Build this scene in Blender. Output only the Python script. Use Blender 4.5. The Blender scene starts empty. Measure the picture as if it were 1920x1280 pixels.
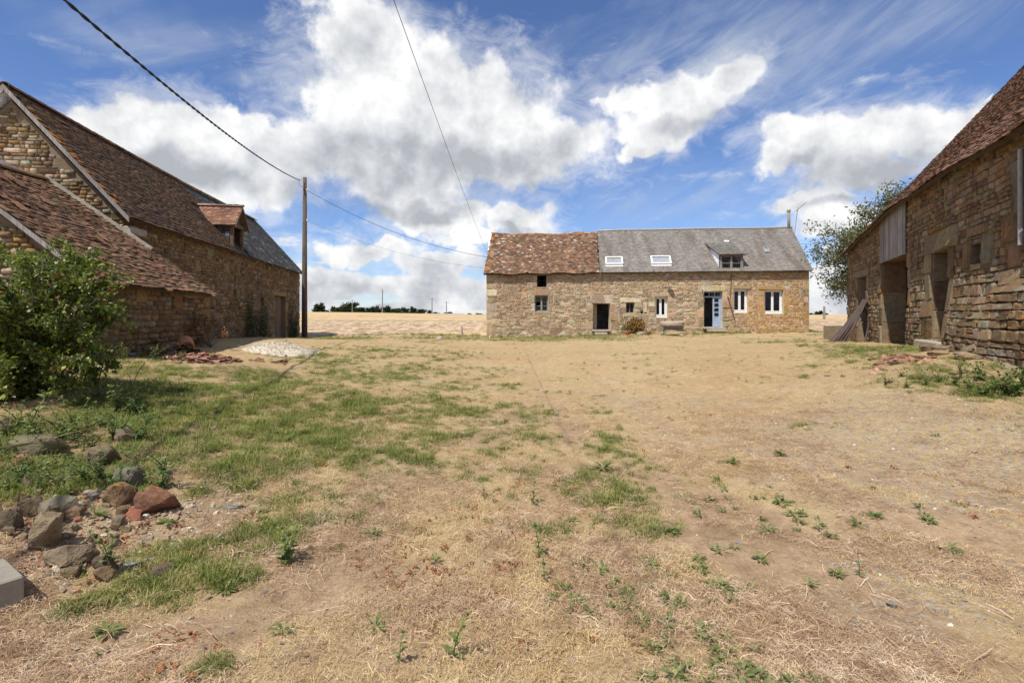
import bpy, bmesh, math, random
import numpy as np
from mathutils import Vector, Matrix
R = math.radians
rng = np.random.default_rng(11)
random.seed(11)
scene = bpy.context.scene
COL = scene.collection

# ------------------------------------------------------------------ camera, sky, sun, exposure
FPX, EYE, HZ = 960.0, 1.5, 591.0
cam_d = bpy.data.cameras.new('camera'); cam = bpy.data.objects.new('camera', cam_d); COL.objects.link(cam)
cam.location = (0, 0, EYE); cam.rotation_euler = (R(90), 0, 0)
cam_d.lens = 18; cam_d.sensor_width = 36; cam_d.shift_y = -49/1920
cam_d.clip_start = 0.05; cam_d.clip_end = 6000
scene.camera = cam
SUN_EL = R(57); SUN_H = Vector((-0.60, -0.80, 0)).normalized()
SUN_DIR = Vector((SUN_H.x*math.cos(SUN_EL), SUN_H.y*math.cos(SUN_EL), math.sin(SUN_EL)))
sun_d = bpy.data.lights.new('sun', 'SUN'); sun_d.energy = 4.8; sun_d.angle = R(0.5); sun_d.color = (1.0, 0.955, 0.88)
sun = bpy.data.objects.new('sun', sun_d); COL.objects.link(sun)
sun.rotation_euler = SUN_DIR.to_track_quat('Z', 'Y').to_euler(); sun.location = (-20, -30, 40)
scene.view_settings.view_transform = 'Standard'; scene.view_settings.look = 'None'
scene.view_settings.gamma = 1.0; scene.view_settings.exposure = 0.22
scene.view_settings.use_curve_mapping = False

class NT:
    """small node-tree helper"""
    def __init__(s, tree): s.t = tree; s.n = tree.nodes; s.l = tree.links
    def put(s, sock, v):
        if v is None: return
        if isinstance(v, bpy.types.NodeSocket): s.l.new(v, sock)
        else:
            if hasattr(sock, 'default_value'):
                try:
                    dv = sock.default_value
                    if hasattr(dv, '__len__') and not isinstance(dv, str):
                        if not hasattr(v, '__len__'): v = [v]*len(dv)
                        v = list(v)
                        if len(dv) == 4 and len(v) == 3: v = v+[1.0]
                        sock.default_value = v
                    else: sock.default_value = v
                except Exception as e: raise RuntimeError(f'{sock.name} {v} {e}')
    def node(s, typ, ins=None, **props):
        n = s.n.new(typ)
        for k, v in props.items(): setattr(n, k, v)
        if ins:
            for k, v in ins.items(): s.put(n.inputs[k], v)
        return n
    def m(s, op, a, b=None, c=None, clamp=False):
        n = s.node('ShaderNodeMath', operation=op, use_clamp=clamp)
        s.put(n.inputs[0], a); s.put(n.inputs[1], b); s.put(n.inputs[2], c); return n.outputs[0]
    def v(s, op, a, b=None, out=0):
        n = s.node('ShaderNodeVectorMath', operation=op); s.put(n.inputs[0], a); s.put(n.inputs[1], b); return n.outputs[out]
    def mix(s, f, a, b, mode='MIX'):
        n = s.node('ShaderNodeMix', data_type='RGBA', blend_type=mode)
        s.put(n.inputs[0], f); s.put(n.inputs[6], a); s.put(n.inputs[7], b); return n.outputs[2]
    def noise(s, vec, scale, detail=4, rough=0.55, dist=0.0, out='Fac'):
        n = s.node('ShaderNodeTexNoise', {'Scale': scale, 'Detail': detail, 'Roughness': rough, 'Distortion': dist})
        if vec is not None: s.put(n.inputs['Vector'], vec)
        return n.outputs[out]
    def voro(s, vec, scale, feature='F1', out='Distance'):
        n = s.node('ShaderNodeTexVoronoi', {'Scale': scale}, feature=feature)
        if vec is not None: s.put(n.inputs['Vector'], vec)
        return n.outputs[out]
    def rng(s, v, a, b, c=0.0, d=1.0, smooth=False):
        n = s.node('ShaderNodeMapRange', {'Value': v, 'From Min': a, 'From Max': b, 'To Min': c, 'To Max': d})
        n.interpolation_type = 'SMOOTHSTEP' if smooth else 'LINEAR'; return n.outputs[0]
    def ramp(s, f, stops):
        n = s.node('ShaderNodeValToRGB', {'Fac': f}); e = n.color_ramp.elements
        while len(e) < len(stops): e.new(0.5)
        for el, (p, c) in zip(e, stops): el.position = p; el.color = (*c, 1) if len(c) == 3 else c
        return n.outputs[0]

def build_world():
    w = bpy.data.worlds.new('World'); scene.world = w; w.use_nodes = True
    t = NT(w.node_tree); t.n.clear()
    sky = t.node('ShaderNodeTexSky', sky_type='NISHITA'); sky.sun_disc = False
    sky.sun_elevation = SUN_EL; sky.sun_rotation = math.atan2(SUN_H.x, SUN_H.y) % (2*math.pi)
    sky.altitude = 600; sky.air_density = 1.0; sky.dust_density = 0.0; sky.ozone_density = 3.0
    bg1 = t.node('ShaderNodeBackground', {'Color': t.mix(1.0, sky.outputs[0], (0.88, 0.98, 1.22), 'MULTIPLY'), 'Strength': 0.098})
    d = t.node('ShaderNodeTexCoord').outputs['Generated']
    sp = t.node('ShaderNodeSeparateXYZ', {0: d}); dx, dy, dz = sp.outputs
    az = t.m('ARCTAN2', dx, dy); el = t.m('ARCSINE', dz)
    P0 = t.node('ShaderNodeCombineXYZ', {0: az, 1: el}).outputs[0]
    def warped(P, amp1, amp2):
        n1 = t.v('SUBTRACT', t.noise(d, 7.0, 3, 0.5, out='Color'), (0.5, 0.5, 0.5))
        n2 = t.v('SUBTRACT', t.noise(d, 22.0, 4, 0.55, out='Color'), (0.5, 0.5, 0.5))
        q = t.v('ADD', P, t.v('MULTIPLY', n1, (amp1, amp1, 0)))
        return t.v('ADD', q, t.v('MULTIPLY', n2, (amp2, amp2, 0)))
    Pw = warped(P0, 0.13, 0.05)
    def ang(px, py):
        a = Vector(((px-960)/FPX, 1.0, (HZ-py)/FPX)).normalized()
        return math.atan2(a.x, a.y), math.asin(a.z)
    def field(P, blobs, smooth=0.12):
        F = None
        for (px, py, rx, ry) in blobs:
            a, e = ang(px, py); a1, _ = ang(px+rx, py); _, e1 = ang(px, py-ry); sa, se = 1/max(a1-a, 1e-3), 1/max(e1-e, 1e-3)
            q = t.node('ShaderNodeVectorMath', operation='MULTIPLY_ADD'); t.put(q.inputs[0], P); q.inputs[1].default_value = (sa, se, 0); q.inputs[2].default_value = (-a*sa, -e*se, 0)
            f = t.v('LENGTH', q.outputs[0], out=1)
            F = f if F is None else t.m('SMOOTH_MIN', F, f, smooth)
        F = t.m('SUBTRACT', 1.0, F)
        return F
    cum = [(690, 80, 110, 120), (770, 185, 215, 130), (920, 205, 160, 115), (690, 290, 250, 90), (900, 290, 280, 95), (640, 200, 80, 80),
           (1070, 265, 105, 60), (230, 245, 130, 65), (400, 300, 260, 95), (490, 245, 75, 45), (330, 335, 170, 50),
           (1170, 190, 75, 42), (1270, 185, 135, 62), (1355, 150, 80, 48), (1235, 245, 85, 60), (1210, 290, 45, 30),
           (1480, 270, 95, 48), (1600, 265, 165, 80), (1725, 235, 150, 85), (1820, 215, 110, 70), (1620, 325, 150, 45), (1900, 230, 120, 80),
           (1530, 382, 90, 32), (1545, 430, 75, 50), (1620, 440, 80, 60),
           (770, 372, 150, 48), (840, 405, 120, 38), (975, 415, 82, 34),
           (690, 462, 130, 30), (820, 490, 110, 26), (600, 520, 120, 36), (870, 445, 70, 20)]
    F = field(Pw, cum)
    grey = [(820, 320, 330, 70), (420, 335, 260, 45), (700, 280, 160, 70), (1640, 330, 180, 50), (1740, 300, 150, 45), (1270, 230, 80, 30), (1500, 300, 60, 22), (1560, 390, 70, 20),
            (780, 395, 150, 22), (640, 392, 120, 20), (975, 428, 60, 12)]
    G = field(Pw, grey, 0.25)
    # generic cloud field over the rest of the dome, and the low banks near the horizon
    pl = t.v('MULTIPLY', d, (1, 1, 0)); k = t.m('ADD', t.m('MAXIMUM', dz, 0.0), 0.14)
    pl = t.v('SCALE', pl); t.put(pl.node.inputs['Scale'], t.m('DIVIDE', 1.0, k))
    pl.node.inputs[0].default_value = (0, 0, 0); t.l.new(t.v('MULTIPLY', d, (1, 1, 0)), pl.node.inputs[0])
    far = t.rng(t.m('ABSOLUTE', az), 0.84, 1.05)
    gen = t.m('MULTIPLY_ADD', t.noise(pl, 0.75, 5, 0.5), 3.2, -1.75)
    gen = t.m('ADD', t.m('MULTIPLY', t.m('ADD', gen, 2.0), far), -2.0)
    cl = t.node('ShaderNodeCombineXYZ', {0: t.m('MULTIPLY', az, 5.0), 1: t.m('MULTIPLY', el, 26.0), 2: 3.7}).outputs[0]
    low = t.m('MULTIPLY_ADD', t.noise(cl, 1.15, 5, 0.52), 3.4, -1.30)
    low = t.m('SUBTRACT', low, t.rng(el, 0.03, 0.20, -0.25, 1.25))
    F = t.m('SMOOTH_MAX', F, t.m('MAXIMUM', gen, low), 0.08)
    fb = t.noise(d, 11.0, 6, 0.58)
    sdir = (-0.03, 0.0, 0.055)
    fb2 = t.noise(t.v('ADD', d, sdir), 11.0, 4, 0.58)
    fine = t.noise(d, 34.0, 6, 0.62)
    D = t.m('ADD', F, t.m('MULTIPLY', t.m('SUBTRACT', fb, 0.5), 0.95))
    D = t.m('ADD', D, t.m('MULTIPLY', t.m('SUBTRACT', fine, 0.5), 0.42))
    alpha = t.rng(D, -0.04, 0.38, smooth=True)
    wisp = t.noise(t.v('MULTIPLY', d, (1.0, 1.0, 1.9)), 15.0, 7, 0.68, 0.8)
    veil = t.m('MULTIPLY', t.rng(t.m('ADD', F, t.m('MULTIPLY', t.m('SUBTRACT', wisp, 0.5), 2.2)), -0.50, 0.50, smooth=True), 0.46)
    alpha = t.m('MAXIMUM', alpha, veil)
    rel = t.m('MULTIPLY', t.m('SUBTRACT', fb, fb2), 0.9)
    gr = t.rng(t.m('ADD', G, t.m('MULTIPLY', t.m('SUBTRACT', fb, 0.5), 0.5)), -0.25, 0.85, 0.0, 0.29, smooth=True)
    core = t.rng(D, 0.1, 1.0, 0.0, 0.08)
    lowg = t.rng(el, 0.0, 0.14, 0.16, 0.0)
    br = t.m('SUBTRACT', t.m('ADD', 0.84, rel), t.m('ADD', gr, t.m('ADD', core, lowg)))
    br = t.m('MINIMUM', t.m('MAXIMUM', br, 0.46), 0.88)
    ccol = t.mix(t.rng(br, 0.42, 0.92), (0.86, 0.91, 1.0), (1.0, 0.995, 0.985))
    bg2 = t.node('ShaderNodeBackground', {'Color': ccol, 'Strength': br})
    # cirrus: thin streaks drawn out along one wind direction
    rot = t.node('ShaderNodeVectorRotate', {'Vector': P0, 'Angle': R(-24)}, rotation_type='Z_AXIS').outputs[0]
    ci = t.noise(t.v('MULTIPLY', rot, (1.6, 9.0, 1)), 1.5, 8, 0.62, 0.6)
    cirb = field(Pw, [(1250, 120, 330, 130), (1600, 60, 420, 90), (560, 120, 330, 90), (1250, 380, 300, 70), (1500, 180, 200, 120), (250, 80, 200, 60), (740, 40, 90, 60)], 0.2)
    cirmask = t.rng(t.m('MAXIMUM', cirb, t.m('MULTIPLY_ADD', far, 0.9, -0.5)), -0.15, 0.6)
    ca = t.m('MULTIPLY', t.m('MULTIPLY', t.rng(ci, 0.30, 0.80, smooth=True), cirmask), 0.62)
    ca = t.m('MULTIPLY', ca, t.rng(el, 0.02, 0.15))
    bgc = t.node('ShaderNodeBackground', {'Color': (0.84, 0.91, 1.0), 'Strength': 0.66})
    m0 = t.node('ShaderNodeMixShader', {0: ca, 1: bg1.outputs[0], 2: bgc.outputs[0]})
    up = t.rng(el, -0.02, 0.0)
    mx = t.node('ShaderNodeMixShader', {0: t.m('MULTIPLY', alpha, up), 1: m0.outputs[0], 2: bg2.outputs[0]})
    out = t.node('ShaderNodeOutputWorld'); t.l.new(mx.outputs[0], out.inputs[0])
    w.cycles.sampling_method = 'MANUAL'; w.cycles.sample_map_resolution = 512
build_world()

# ------------------------------------------------------------------ helpers: noise, meshes, objects
_perm = np.random.default_rng(5).random((257, 257))
def vnoise(x, y):
    x = np.asarray(x, float); y = np.asarray(y, float)
    xi = np.floor(x).astype(int); yi = np.floor(y).astype(int); fx = x-xi; fy = y-yi
    fx = fx*fx*(3-2*fx); fy = fy*fy*(3-2*fy); a = xi % 256; b = yi % 256; a1 = (a+1) % 256; b1 = (b+1) % 256
    return (_perm[a, b]*(1-fx)+_perm[a1, b]*fx)*(1-fy)+(_perm[a, b1]*(1-fx)+_perm[a1, b1]*fx)*fy
def fbm(x, y, o=4):
    s = 0; a = 0.5; t = 0
    for i in range(o): s = s+a*vnoise(x*2**i+17.3*i, y*2**i+9.1*i); t += a; a *= 0.5
    return s/t
WL = {}                                                            # world location of every object used as a parent
def parent_to(o, p, keep=True):
    if p is None: return
    o.parent = p
    if keep and p.name in WL: o.matrix_parent_inverse = Matrix.Translation(-WL[p.name])
def finish(o, label=None, cat=None, group=None, kind=None):
    if label: o['label'] = label
    if cat: o['category'] = cat
    if group: o['group'] = group
    if kind: o['kind'] = kind
    return o
def empty(name, loc, label=None, cat=None, group=None, kind=None):
    o = bpy.data.objects.new(name, None); COL.objects.link(o); o.location = loc; o.empty_display_size = 0.2
    WL[o.name] = Vector(loc); return finish(o, label, cat, group, kind)
def link(name, me, mat, parent=None, loc=(0, 0, 0), keep=True, **kw):
    o = bpy.data.objects.new(name, me); COL.objects.link(o); o.location = loc
    if mat is not None and len(me.materials) == 0: me.materials.append(mat)
    WL[o.name] = Vector(loc); parent_to(o, parent, keep); return finish(o, **kw)
def np_mesh(name, V, faces, col=None, smooth=False, smooth_mask=None):
    """V (n,3); faces = list of (k,) index arrays grouped by size: [array(m,k), ...]"""
    me = bpy.data.meshes.new(name); V = np.asarray(V, np.float32).reshape(-1, 3)
    faces = [np.asarray(f, np.int32) for f in faces if len(f)]
    nl = sum(f.size for f in faces); nf = sum(len(f) for f in faces)
    me.vertices.add(len(V)); me.vertices.foreach_set('co', V.ravel())
    me.loops.add(nl); me.polygons.add(nf)
    me.loops.foreach_set('vertex_index', np.concatenate([f.ravel() for f in faces]))
    tot = np.concatenate([np.full(len(f), f.shape[1], np.int32) for f in faces])
    me.polygons.foreach_set('loop_start', np.concatenate([[0], np.cumsum(tot)[:-1]]).astype(np.int32))
    me.polygons.foreach_set('use_smooth', np.full(nf, smooth, bool))
    if col is not None:
        c = np.ones((len(V), 4), np.float32); c[:, :3] = np.asarray(col).reshape(-1, 3)
        a = me.color_attributes.new('Col', 'FLOAT_COLOR', 'POINT'); a.data.foreach_set('color', c.ravel())
    me.update(calc_edges=True); me.validate(); return me
BOXF = np.array([[0, 3, 2, 1], [4, 5, 6, 7], [0, 1, 5, 4], [1, 2, 6, 5], [2, 3, 7, 6], [3, 0, 4, 7]])
class MB:
    def __init__(s): s.v = []; s.f = []; s.c = []; s.n = 0
    def add(s, v, f, c=None):
        v = [tuple(map(float, p)) for p in v]; s.v += v; s.f += [tuple(int(i)+s.n for i in q) for q in f]; s.n += len(v)
        s.c += [tuple(c) if c is not None else (1, 1, 1)]*len(v); return s
    def box(s, o, u, v, n, c=None):                                # corner + three edge vectors
        o, u, v, n = map(np.asarray, (o, u, v, n))
        return s.add([o, o+u, o+u+v, o+v, o+n, o+u+n, o+u+v+n, o+v+n], BOXF, c)
    def cbox(s, c0, sx, sy, sz, rz=0, c=None):                     # centred on its base
        a = np.array([math.cos(rz), math.sin(rz), 0])*sx; b = np.array([-math.sin(rz), math.cos(rz), 0])*sy
        return s.box(np.asarray(c0)-a/2-b/2, a, b, (0, 0, sz), c)
    def tube(s, pts, r, k=8, cap=True, c=None):
        pts = [Vector(p) for p in pts]; r = r if hasattr(r, '__len__') else [r]*len(pts); V = []; Fc = []
        for i, p in enumerate(pts):
            t = (pts[min(i+1, len(pts)-1)]-pts[max(i-1, 0)]).normalized()
            a = t.cross(Vector((0, 0, 1)) if abs(t.z) < 0.95 else Vector((1, 0, 0))).normalized(); b = t.cross(a)
            for j in range(k):
                q = 2*math.pi*j/k; V.append(p+(a*math.cos(q)+b*math.sin(q))*r[i])
        for i in range(len(pts)-1):
            for j in range(k):
                Fc.append((i*k+j, i*k+(j+1) % k, (i+1)*k+(j+1) % k, (i+1)*k+j))
        if cap: Fc.append(tuple(range(k))[::-1]); Fc.append(tuple((len(pts)-1)*k+j for j in range(k)))
        return s.add(V, Fc, c)
    def lathe(s, c0, prof, k=24, squash=1.0, c=None):
        V = []; Fc = []; c0 = np.asarray(c0, float)
        for (r, z) in prof:
            for j in range(k):
                q = 2*math.pi*j/k; V.append(c0+np.array([r*math.cos(q), r*math.sin(q)*squash, z]))
        for i in range(len(prof)-1):
            for j in range(k): Fc.append((i*k+j, i*k+(j+1) % k, (i+1)*k+(j+1) % k, (i+1)*k+j))
        Fc.append(tuple(range(k))[::-1]); Fc.append(tuple((len(prof)-1)*k+j for j in range(k)))
        return s.add(V, Fc, c)
    def mesh(s, name, smooth=False, bevel=0):
        me = bpy.data.meshes.new(name); me.from_pydata(s.v, [], s.f)
        a = me.color_attributes.new('Col', 'FLOAT_COLOR', 'POINT')
        c = np.ones((len(s.v), 4), np.float32); c[:, :3] = np.array(s.c).reshape(-1, 3); a.data.foreach_set('color', c.ravel())
        if smooth: me.polygons.foreach_set('use_smooth', np.ones(len(me.polygons), bool))
        if bevel:
            bm = bmesh.new(); bm.from_mesh(me)
            bmesh.ops.bevel(bm, geom=[e for e in bm.edges if len(e.link_faces) == 2 and e.calc_face_angle(0) > 0.6], offset=bevel, segments=1, affect='EDGES', profile=0.5)
            bm.to_mesh(me); bm.free()
        me.update(); return me
    def build(s, name, mat, parent=None, smooth=False, bevel=0, loc=(0, 0, 0), keep=True, **kw):
        return link(name, s.mesh(name, smooth, bevel), mat, parent, loc, keep, **kw)

# ------------------------------------------------------------------ materials
MATS = {}
def mat_new(name):
    m = bpy.data.materials.new(name); m.use_nodes = True; t = NT(m.node_tree); t.n.clear(); MATS[name] = m
    out = t.node('ShaderNodeOutputMaterial'); return m, t, out
def principled(t, out, col, rough=0.9, bump=None, bstr=0.4, bdist=0.02, **ins):
    b = t.node('ShaderNodeBsdfPrincipled'); t.put(b.inputs['Base Color'], col); t.put(b.inputs['Roughness'], rough)
    b.inputs['Specular IOR Level'].default_value = ins.pop('spec', 0.3)
    for k, v in ins.items(): t.put(b.inputs[k], v)
    if bump is not None:
        bn = t.node('ShaderNodeBump', {'Strength': bstr, 'Distance': bdist, 'Height': bump}); t.l.new(bn.outputs[0], b.inputs['Normal'])
    t.l.new(b.outputs[0], out.inputs[0]); return b
def pos(t): return t.node('ShaderNodeNewGeometry').outputs['Position']
def colattr(t): return t.node('ShaderNodeAttribute', attribute_name='Col').outputs['Color']
def mat_stone(name, lich=0.5, lich_pt=None, pale=0.5, bscale=26, bs=0.55):
    m, t, out = mat_new(name); p = pos(t); c = colattr(t)
    n = t.noise(p, 9, 6, 0.65); n2 = t.noise(p, 45, 4, 0.6)
    c = t.mix(1.0, c, t.ramp(n, [(0.25, (0.55, 0.53, 0.50)), (0.5, (0.95, 0.95, 0.95)), (0.75, (1.28, 1.24, 1.18))]), 'MULTIPLY')
    c = t.mix(t.rng(n2, 0.3, 0.7, 0.0, 0.35), c, t.mix(1.0, c, (1.35, 1.3, 1.25), 'MULTIPLY'))
    pl = t.m('MULTIPLY', t.rng(t.noise(p, 3.1, 5, 0.7), 0.55, 0.72), t.rng(n2, 0.4, 0.6))
    c = t.mix(t.m('MULTIPLY', pl, pale), c, t.mix(1.0, c, (1.7, 1.75, 1.85), 'MULTIPLY'))
    dk = t.rng(t.noise(p, 1.3, 4, 0.6), 0.50, 0.74, 0.0, 0.55)
    c = t.mix(dk, c, t.mix(1.0, c, (0.50, 0.46, 0.42), 'MULTIPLY'))
    lo = t.m('MULTIPLY', t.rng(t.noise(p, 1.1, 3, 0.6), 0.60-lich*0.16, 0.74-lich*0.10), t.rng(t.noise(p, 13, 5, 0.7), 0.50, 0.60))
    if lich_pt is not None:
        dd = t.v('DISTANCE', p, lich_pt[0], out=1); lo2 = t.m('MULTIPLY', t.rng(dd, lich_pt[1], lich_pt[1]*0.3), t.rng(t.noise(p, 6, 5, 0.7), 0.46, 0.56))
        lo = t.m('MAXIMUM', lo, lo2)
    c = t.mix(t.m('MULTIPLY', lo, 0.85), c, (0.46, 0.215, 0.03))
    h = t.m('ADD', t.noise(p, bscale, 6, 0.7), t.m('MULTIPLY', t.noise(p, 110, 3, 0.6), 0.3))
    principled(t, out, c, 0.95, h, bs, 0.03, spec=0.15); return m
def mat_tile(name, dark=0.5, lich=0.3):
    m, t, out = mat_new(name); p = pos(t); c = colattr(t)
    n = t.noise(p, 22, 5, 0.65)
    c = t.mix(1.0, c, t.ramp(n, [(0.25, (0.45, 0.43, 0.42)), (0.5, (0.95, 0.95, 0.95)), (0.78, (1.3, 1.25, 1.2))]), 'MULTIPLY')
    bl = t.m('MULTIPLY', t.rng(t.noise(p, 1.7, 5, 0.65), 0.42, 0.68), dark)
    c = t.mix(bl, c, (0.045, 0.034, 0.028))
    lo = t.m('MULTIPLY', t.rng(t.noise(p, 0.9, 3, 0.6), 0.60-lich*0.15, 0.74-lich*0.1), t.rng(t.noise(p, 17, 5, 0.7), 0.52, 0.62))
    c = t.mix(t.m('MULTIPLY', lo, 0.7), c, t.mix(t.rng(t.noise(p, 6, 2), 0.45, 0.55), (0.42, 0.19, 0.04), (0.42, 0.40, 0.36)))
    principled(t, out, c, 0.9, t.noise(p, 60, 5, 0.65), 0.4, 0.01, spec=0.2); return m
def mat_slate(name, lich=0.4):
    m, t, out = mat_new(name); p = pos(t); c = colattr(t)
    n = t.noise(p, 12, 6, 0.65)
    c = t.mix(1.0, c, t.ramp(n, [(0.25, (0.6, 0.6, 0.6)), (0.5, (1, 1, 1)), (0.78, (1.3, 1.28, 1.22))]), 'MULTIPLY')
    st = t.noise(t.v('MULTIPLY', p, (1.6, 0.35, 0.35)), 1.0, 4, 0.6)
    c = t.mix(t.rng(st, 0.45, 0.65, 0, 0.75), c, t.mix(1.0, c, (0.62, 0.58, 0.52), 'MULTIPLY')); c = t.mix(t.rng(t.noise(t.v('MULTIPLY', p, (1.3, 0.3, 0.3)), 1.4, 5, 0.65), 0.52, 0.68, 0, 0.6), c, t.mix(1.0, c, (1.45, 1.42, 1.38), 'MULTIPLY'))
    lo = t.m('MULTIPLY', t.rng(t.noise(p, 0.8, 3, 0.6), 0.55-lich*0.1, 0.72), t.rng(t.noise(p, 15, 5, 0.7), 0.55, 0.63))
    c = t.mix(t.m('MULTIPLY', lo, 0.7), c, (0.42, 0.40, 0.34))
    principled(t, out, c, 0.8, t.noise(p, 50, 4, 0.6), 0.3, 0.008, spec=0.2); return m
def mat_simple(name, col, rough=0.8, var=0.25, scale=8, bump=0.3, bd=0.01, stretch=(1, 1, 1), **kw):
    m, t, out = mat_new(name); p = t.v('MULTIPLY', pos(t), stretch)
    n = t.noise(p, scale, 6, 0.65); a = tuple(x*(1-var) for x in col); b = tuple(x*(1+var) for x in col)
    principled(t, out, t.ramp(n, [(0.28, a), (0.72, b)]), rough, t.noise(p, scale*3, 5, 0.65), bump, bd, **kw); return m
def mat_wood(name, col, scale=30):
    m, t, out = mat_new(name); p = pos(t); c = colattr(t)
    q = t.v('MULTIPLY', p, (1, 1, 0.06)); n = t.noise(q, scale, 6, 0.7); n2 = t.noise(p, 2.5, 4, 0.6)
    a = tuple(x*0.5 for x in col); b = tuple(min(1, x*1.45) for x in col)
    cc = t.mix(1.0, t.ramp(n, [(0.3, a), (0.7, b)]), c, 'MULTIPLY')
    cc = t.mix(t.rng(n2, 0.45, 0.75, 0, 0.5), cc, t.mix(1.0, cc, (0.5, 0.44, 0.38), 'MULTIPLY'))
    principled(t, out, cc, 0.85, n, 0.5, 0.01, spec=0.2); return m
def mat_leaf(name, cols, trans=0.35, rough=0.55, scale=6.0, spec=0.3):
    m, t, out = mat_new(name); p = pos(t); c = t.ramp(t.noise(p, scale, 4, 0.7), list(zip(np.linspace(0.3, 0.7, len(cols)), cols)))
    c = t.mix(1.0, c, colattr(t), 'MULTIPLY')
    b = t.node('ShaderNodeBsdfPrincipled', {'Base Color': c, 'Roughness': rough}); b.inputs['Specular IOR Level'].default_value = spec
    tr = t.node('ShaderNodeBsdfTranslucent', {'Color': t.mix(1.0, c, (1.3, 1.4, 0.6), 'MULTIPLY')})
    mx = t.node('ShaderNodeMixShader', {0: trans, 1: b.outputs[0], 2: tr.outputs[0]}); t.l.new(mx.outputs[0], out.inputs[0]); return m
def mat_glass(name, tint=(0.75, 0.8, 0.82), rough=0.03):
    m, t, out = mat_new(name)
    principled(t, out, tint, rough, **{'Transmission Weight': 1.0, 'IOR': 1.45, 'spec': 0.5}); return m

STONE_H = mat_stone('house_stone', 0.55, ((15.6, 30.0, 1.3), 4.0), 0.5)
STONE_L = mat_stone('left_barn_stone', 0.25, None, 0.45)
STONE_R = mat_stone('right_barn_stone', 0.35, None, 0.5, 20)
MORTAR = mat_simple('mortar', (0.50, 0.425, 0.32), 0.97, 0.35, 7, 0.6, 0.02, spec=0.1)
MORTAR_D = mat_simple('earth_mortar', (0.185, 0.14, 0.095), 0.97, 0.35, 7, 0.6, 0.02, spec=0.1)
CEMENT = mat_simple('cement', (0.34, 0.31, 0.26), 0.95, 0.3, 6, 0.5, 0.02, spec=0.15)
TILE = mat_tile('clay_tile', 0.55, 0.35); TILE_D = mat_tile('dark_clay_tile', 0.8, 0.2); TILE_A = mat_tile('annex_clay_tile', 0.55, 0.1); TILE_R = mat_tile('red_clay_tile', 0.6, 0.12)
SLATE = mat_slate('slate', 0.5); SLATE_D = mat_slate('dark_slate', 0.2)
WOOD_G = mat_wood('grey_wood', (0.26, 0.24, 0.22)); WOOD_B = mat_wood('brown_wood', (0.16, 0.11, 0.075)); WOOD_D = mat_wood('dark_timber', (0.07, 0.05, 0.035))
WOOD_P = mat_wood('pole_wood', (0.115, 0.088, 0.062), 22)
WHITE = mat_simple('white_upvc', (0.80, 0.80, 0.79), 0.35, 0.03, 3, 0.0)
CREAM = mat_simple('cream_flashing', (0.72, 0.70, 0.60), 0.5, 0.15, 6, 0.1)
BLUE = mat_simple('blue_paint', (0.31, 0.39, 0.53), 0.6, 0.18, 7, 0.2, 0.005)
GLASS = mat_glass('glass'); GLASS_G = mat_glass('dusty_glass', (0.5, 0.55, 0.58), 0.25)
SKYPANE = mat_simple('dusty_sky_reflecting_glass', (0.30, 0.32, 0.36), 0.12, 0.25, 9, 0.0, spec=0.6)  # light grey base colour holds the sky reflection as well as dust
LEAD = mat_simple('white_flashing', (0.78, 0.80, 0.82), 0.4, 0.1, 9, 0.1)
RUST = mat_simple('brown_sheet', (0.10, 0.07, 0.062), 0.75, 0.4, 8, 0.3, 0.006, stretch=(1, 1, 0.3))
METAL = mat_simple('grey_metal', (0.32, 0.32, 0.31), 0.5, 0.25, 12, 0.1)
CABLE = mat_simple('black_cable', (0.018, 0.018, 0.02), 0.6, 0.2, 12, 0.0)
GRANITE = mat_simple('pale_granite', (0.40, 0.34, 0.27), 0.95, 0.4, 14, 0.7, 0.02, spec=0.15)
CONCRETE = mat_simple('concrete', (0.25, 0.22, 0.175), 0.95, 0.2, 10, 0.4, 0.008, spec=0.15)
TERRA = mat_simple('terracotta', (0.48, 0.19, 0.10), 0.85, 0.25, 12, 0.2)

# ------------------------------------------------------------------ ground
def P(px, py, Y): return np.array([(px-960)*Y/FPX, Y, EYE+(HZ-py)*Y/FPX])
CTRL = np.array([(0, 0, 0), (0, -6, 0), (-6, -6, .2), (6, -6, .1), (0, 3, 0), (-1.8, 3, .03), (-3.2, 3.2, .22), (-3.6, 4.6, .36), (-2.2, 5.5, .12), (-5.2, 6.2, .58), (-3, 9, .28), (-7, 9.5, .72), (-7.2, 13, .70), (-5, 12, .42),
    (-9, 12, .8), (-12, 9, .9), (-10.6, 18, .66), (-11.6, 22, .55), (-12.8, 30.8, .2), (-11.9, 29.3, .25), (-9, 25, .36), (-7.5, 16, .46), (-20, 25, .6),
    (0, 10, .1), (0, 20, .15), (0, 28, .21), (-1.6, 29.5, .21), (4, 29.6, .31), (8, 29.6, .40), (13, 29.6, .47), (17.4, 29.6, .53), (14.0, 22, .40), (10.7, 15, .60), (8.9, 11, .84), (7.6, 8.2, .84),
    (9.5, 9.5, .9), (12, 12, .9), (6.2, 6.2, .42), (4, 4, .05), (6.2, 10, .36), (7.6, 14, .36), (5, 20, .25), (3, 8, .08), (3.2, 2.4, .03), (6, 2, .2), (20, 22, .5), (-6, 34, .35), (0, 36, .5), (20, 36, .65), (-14, 36, .4)])
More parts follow.
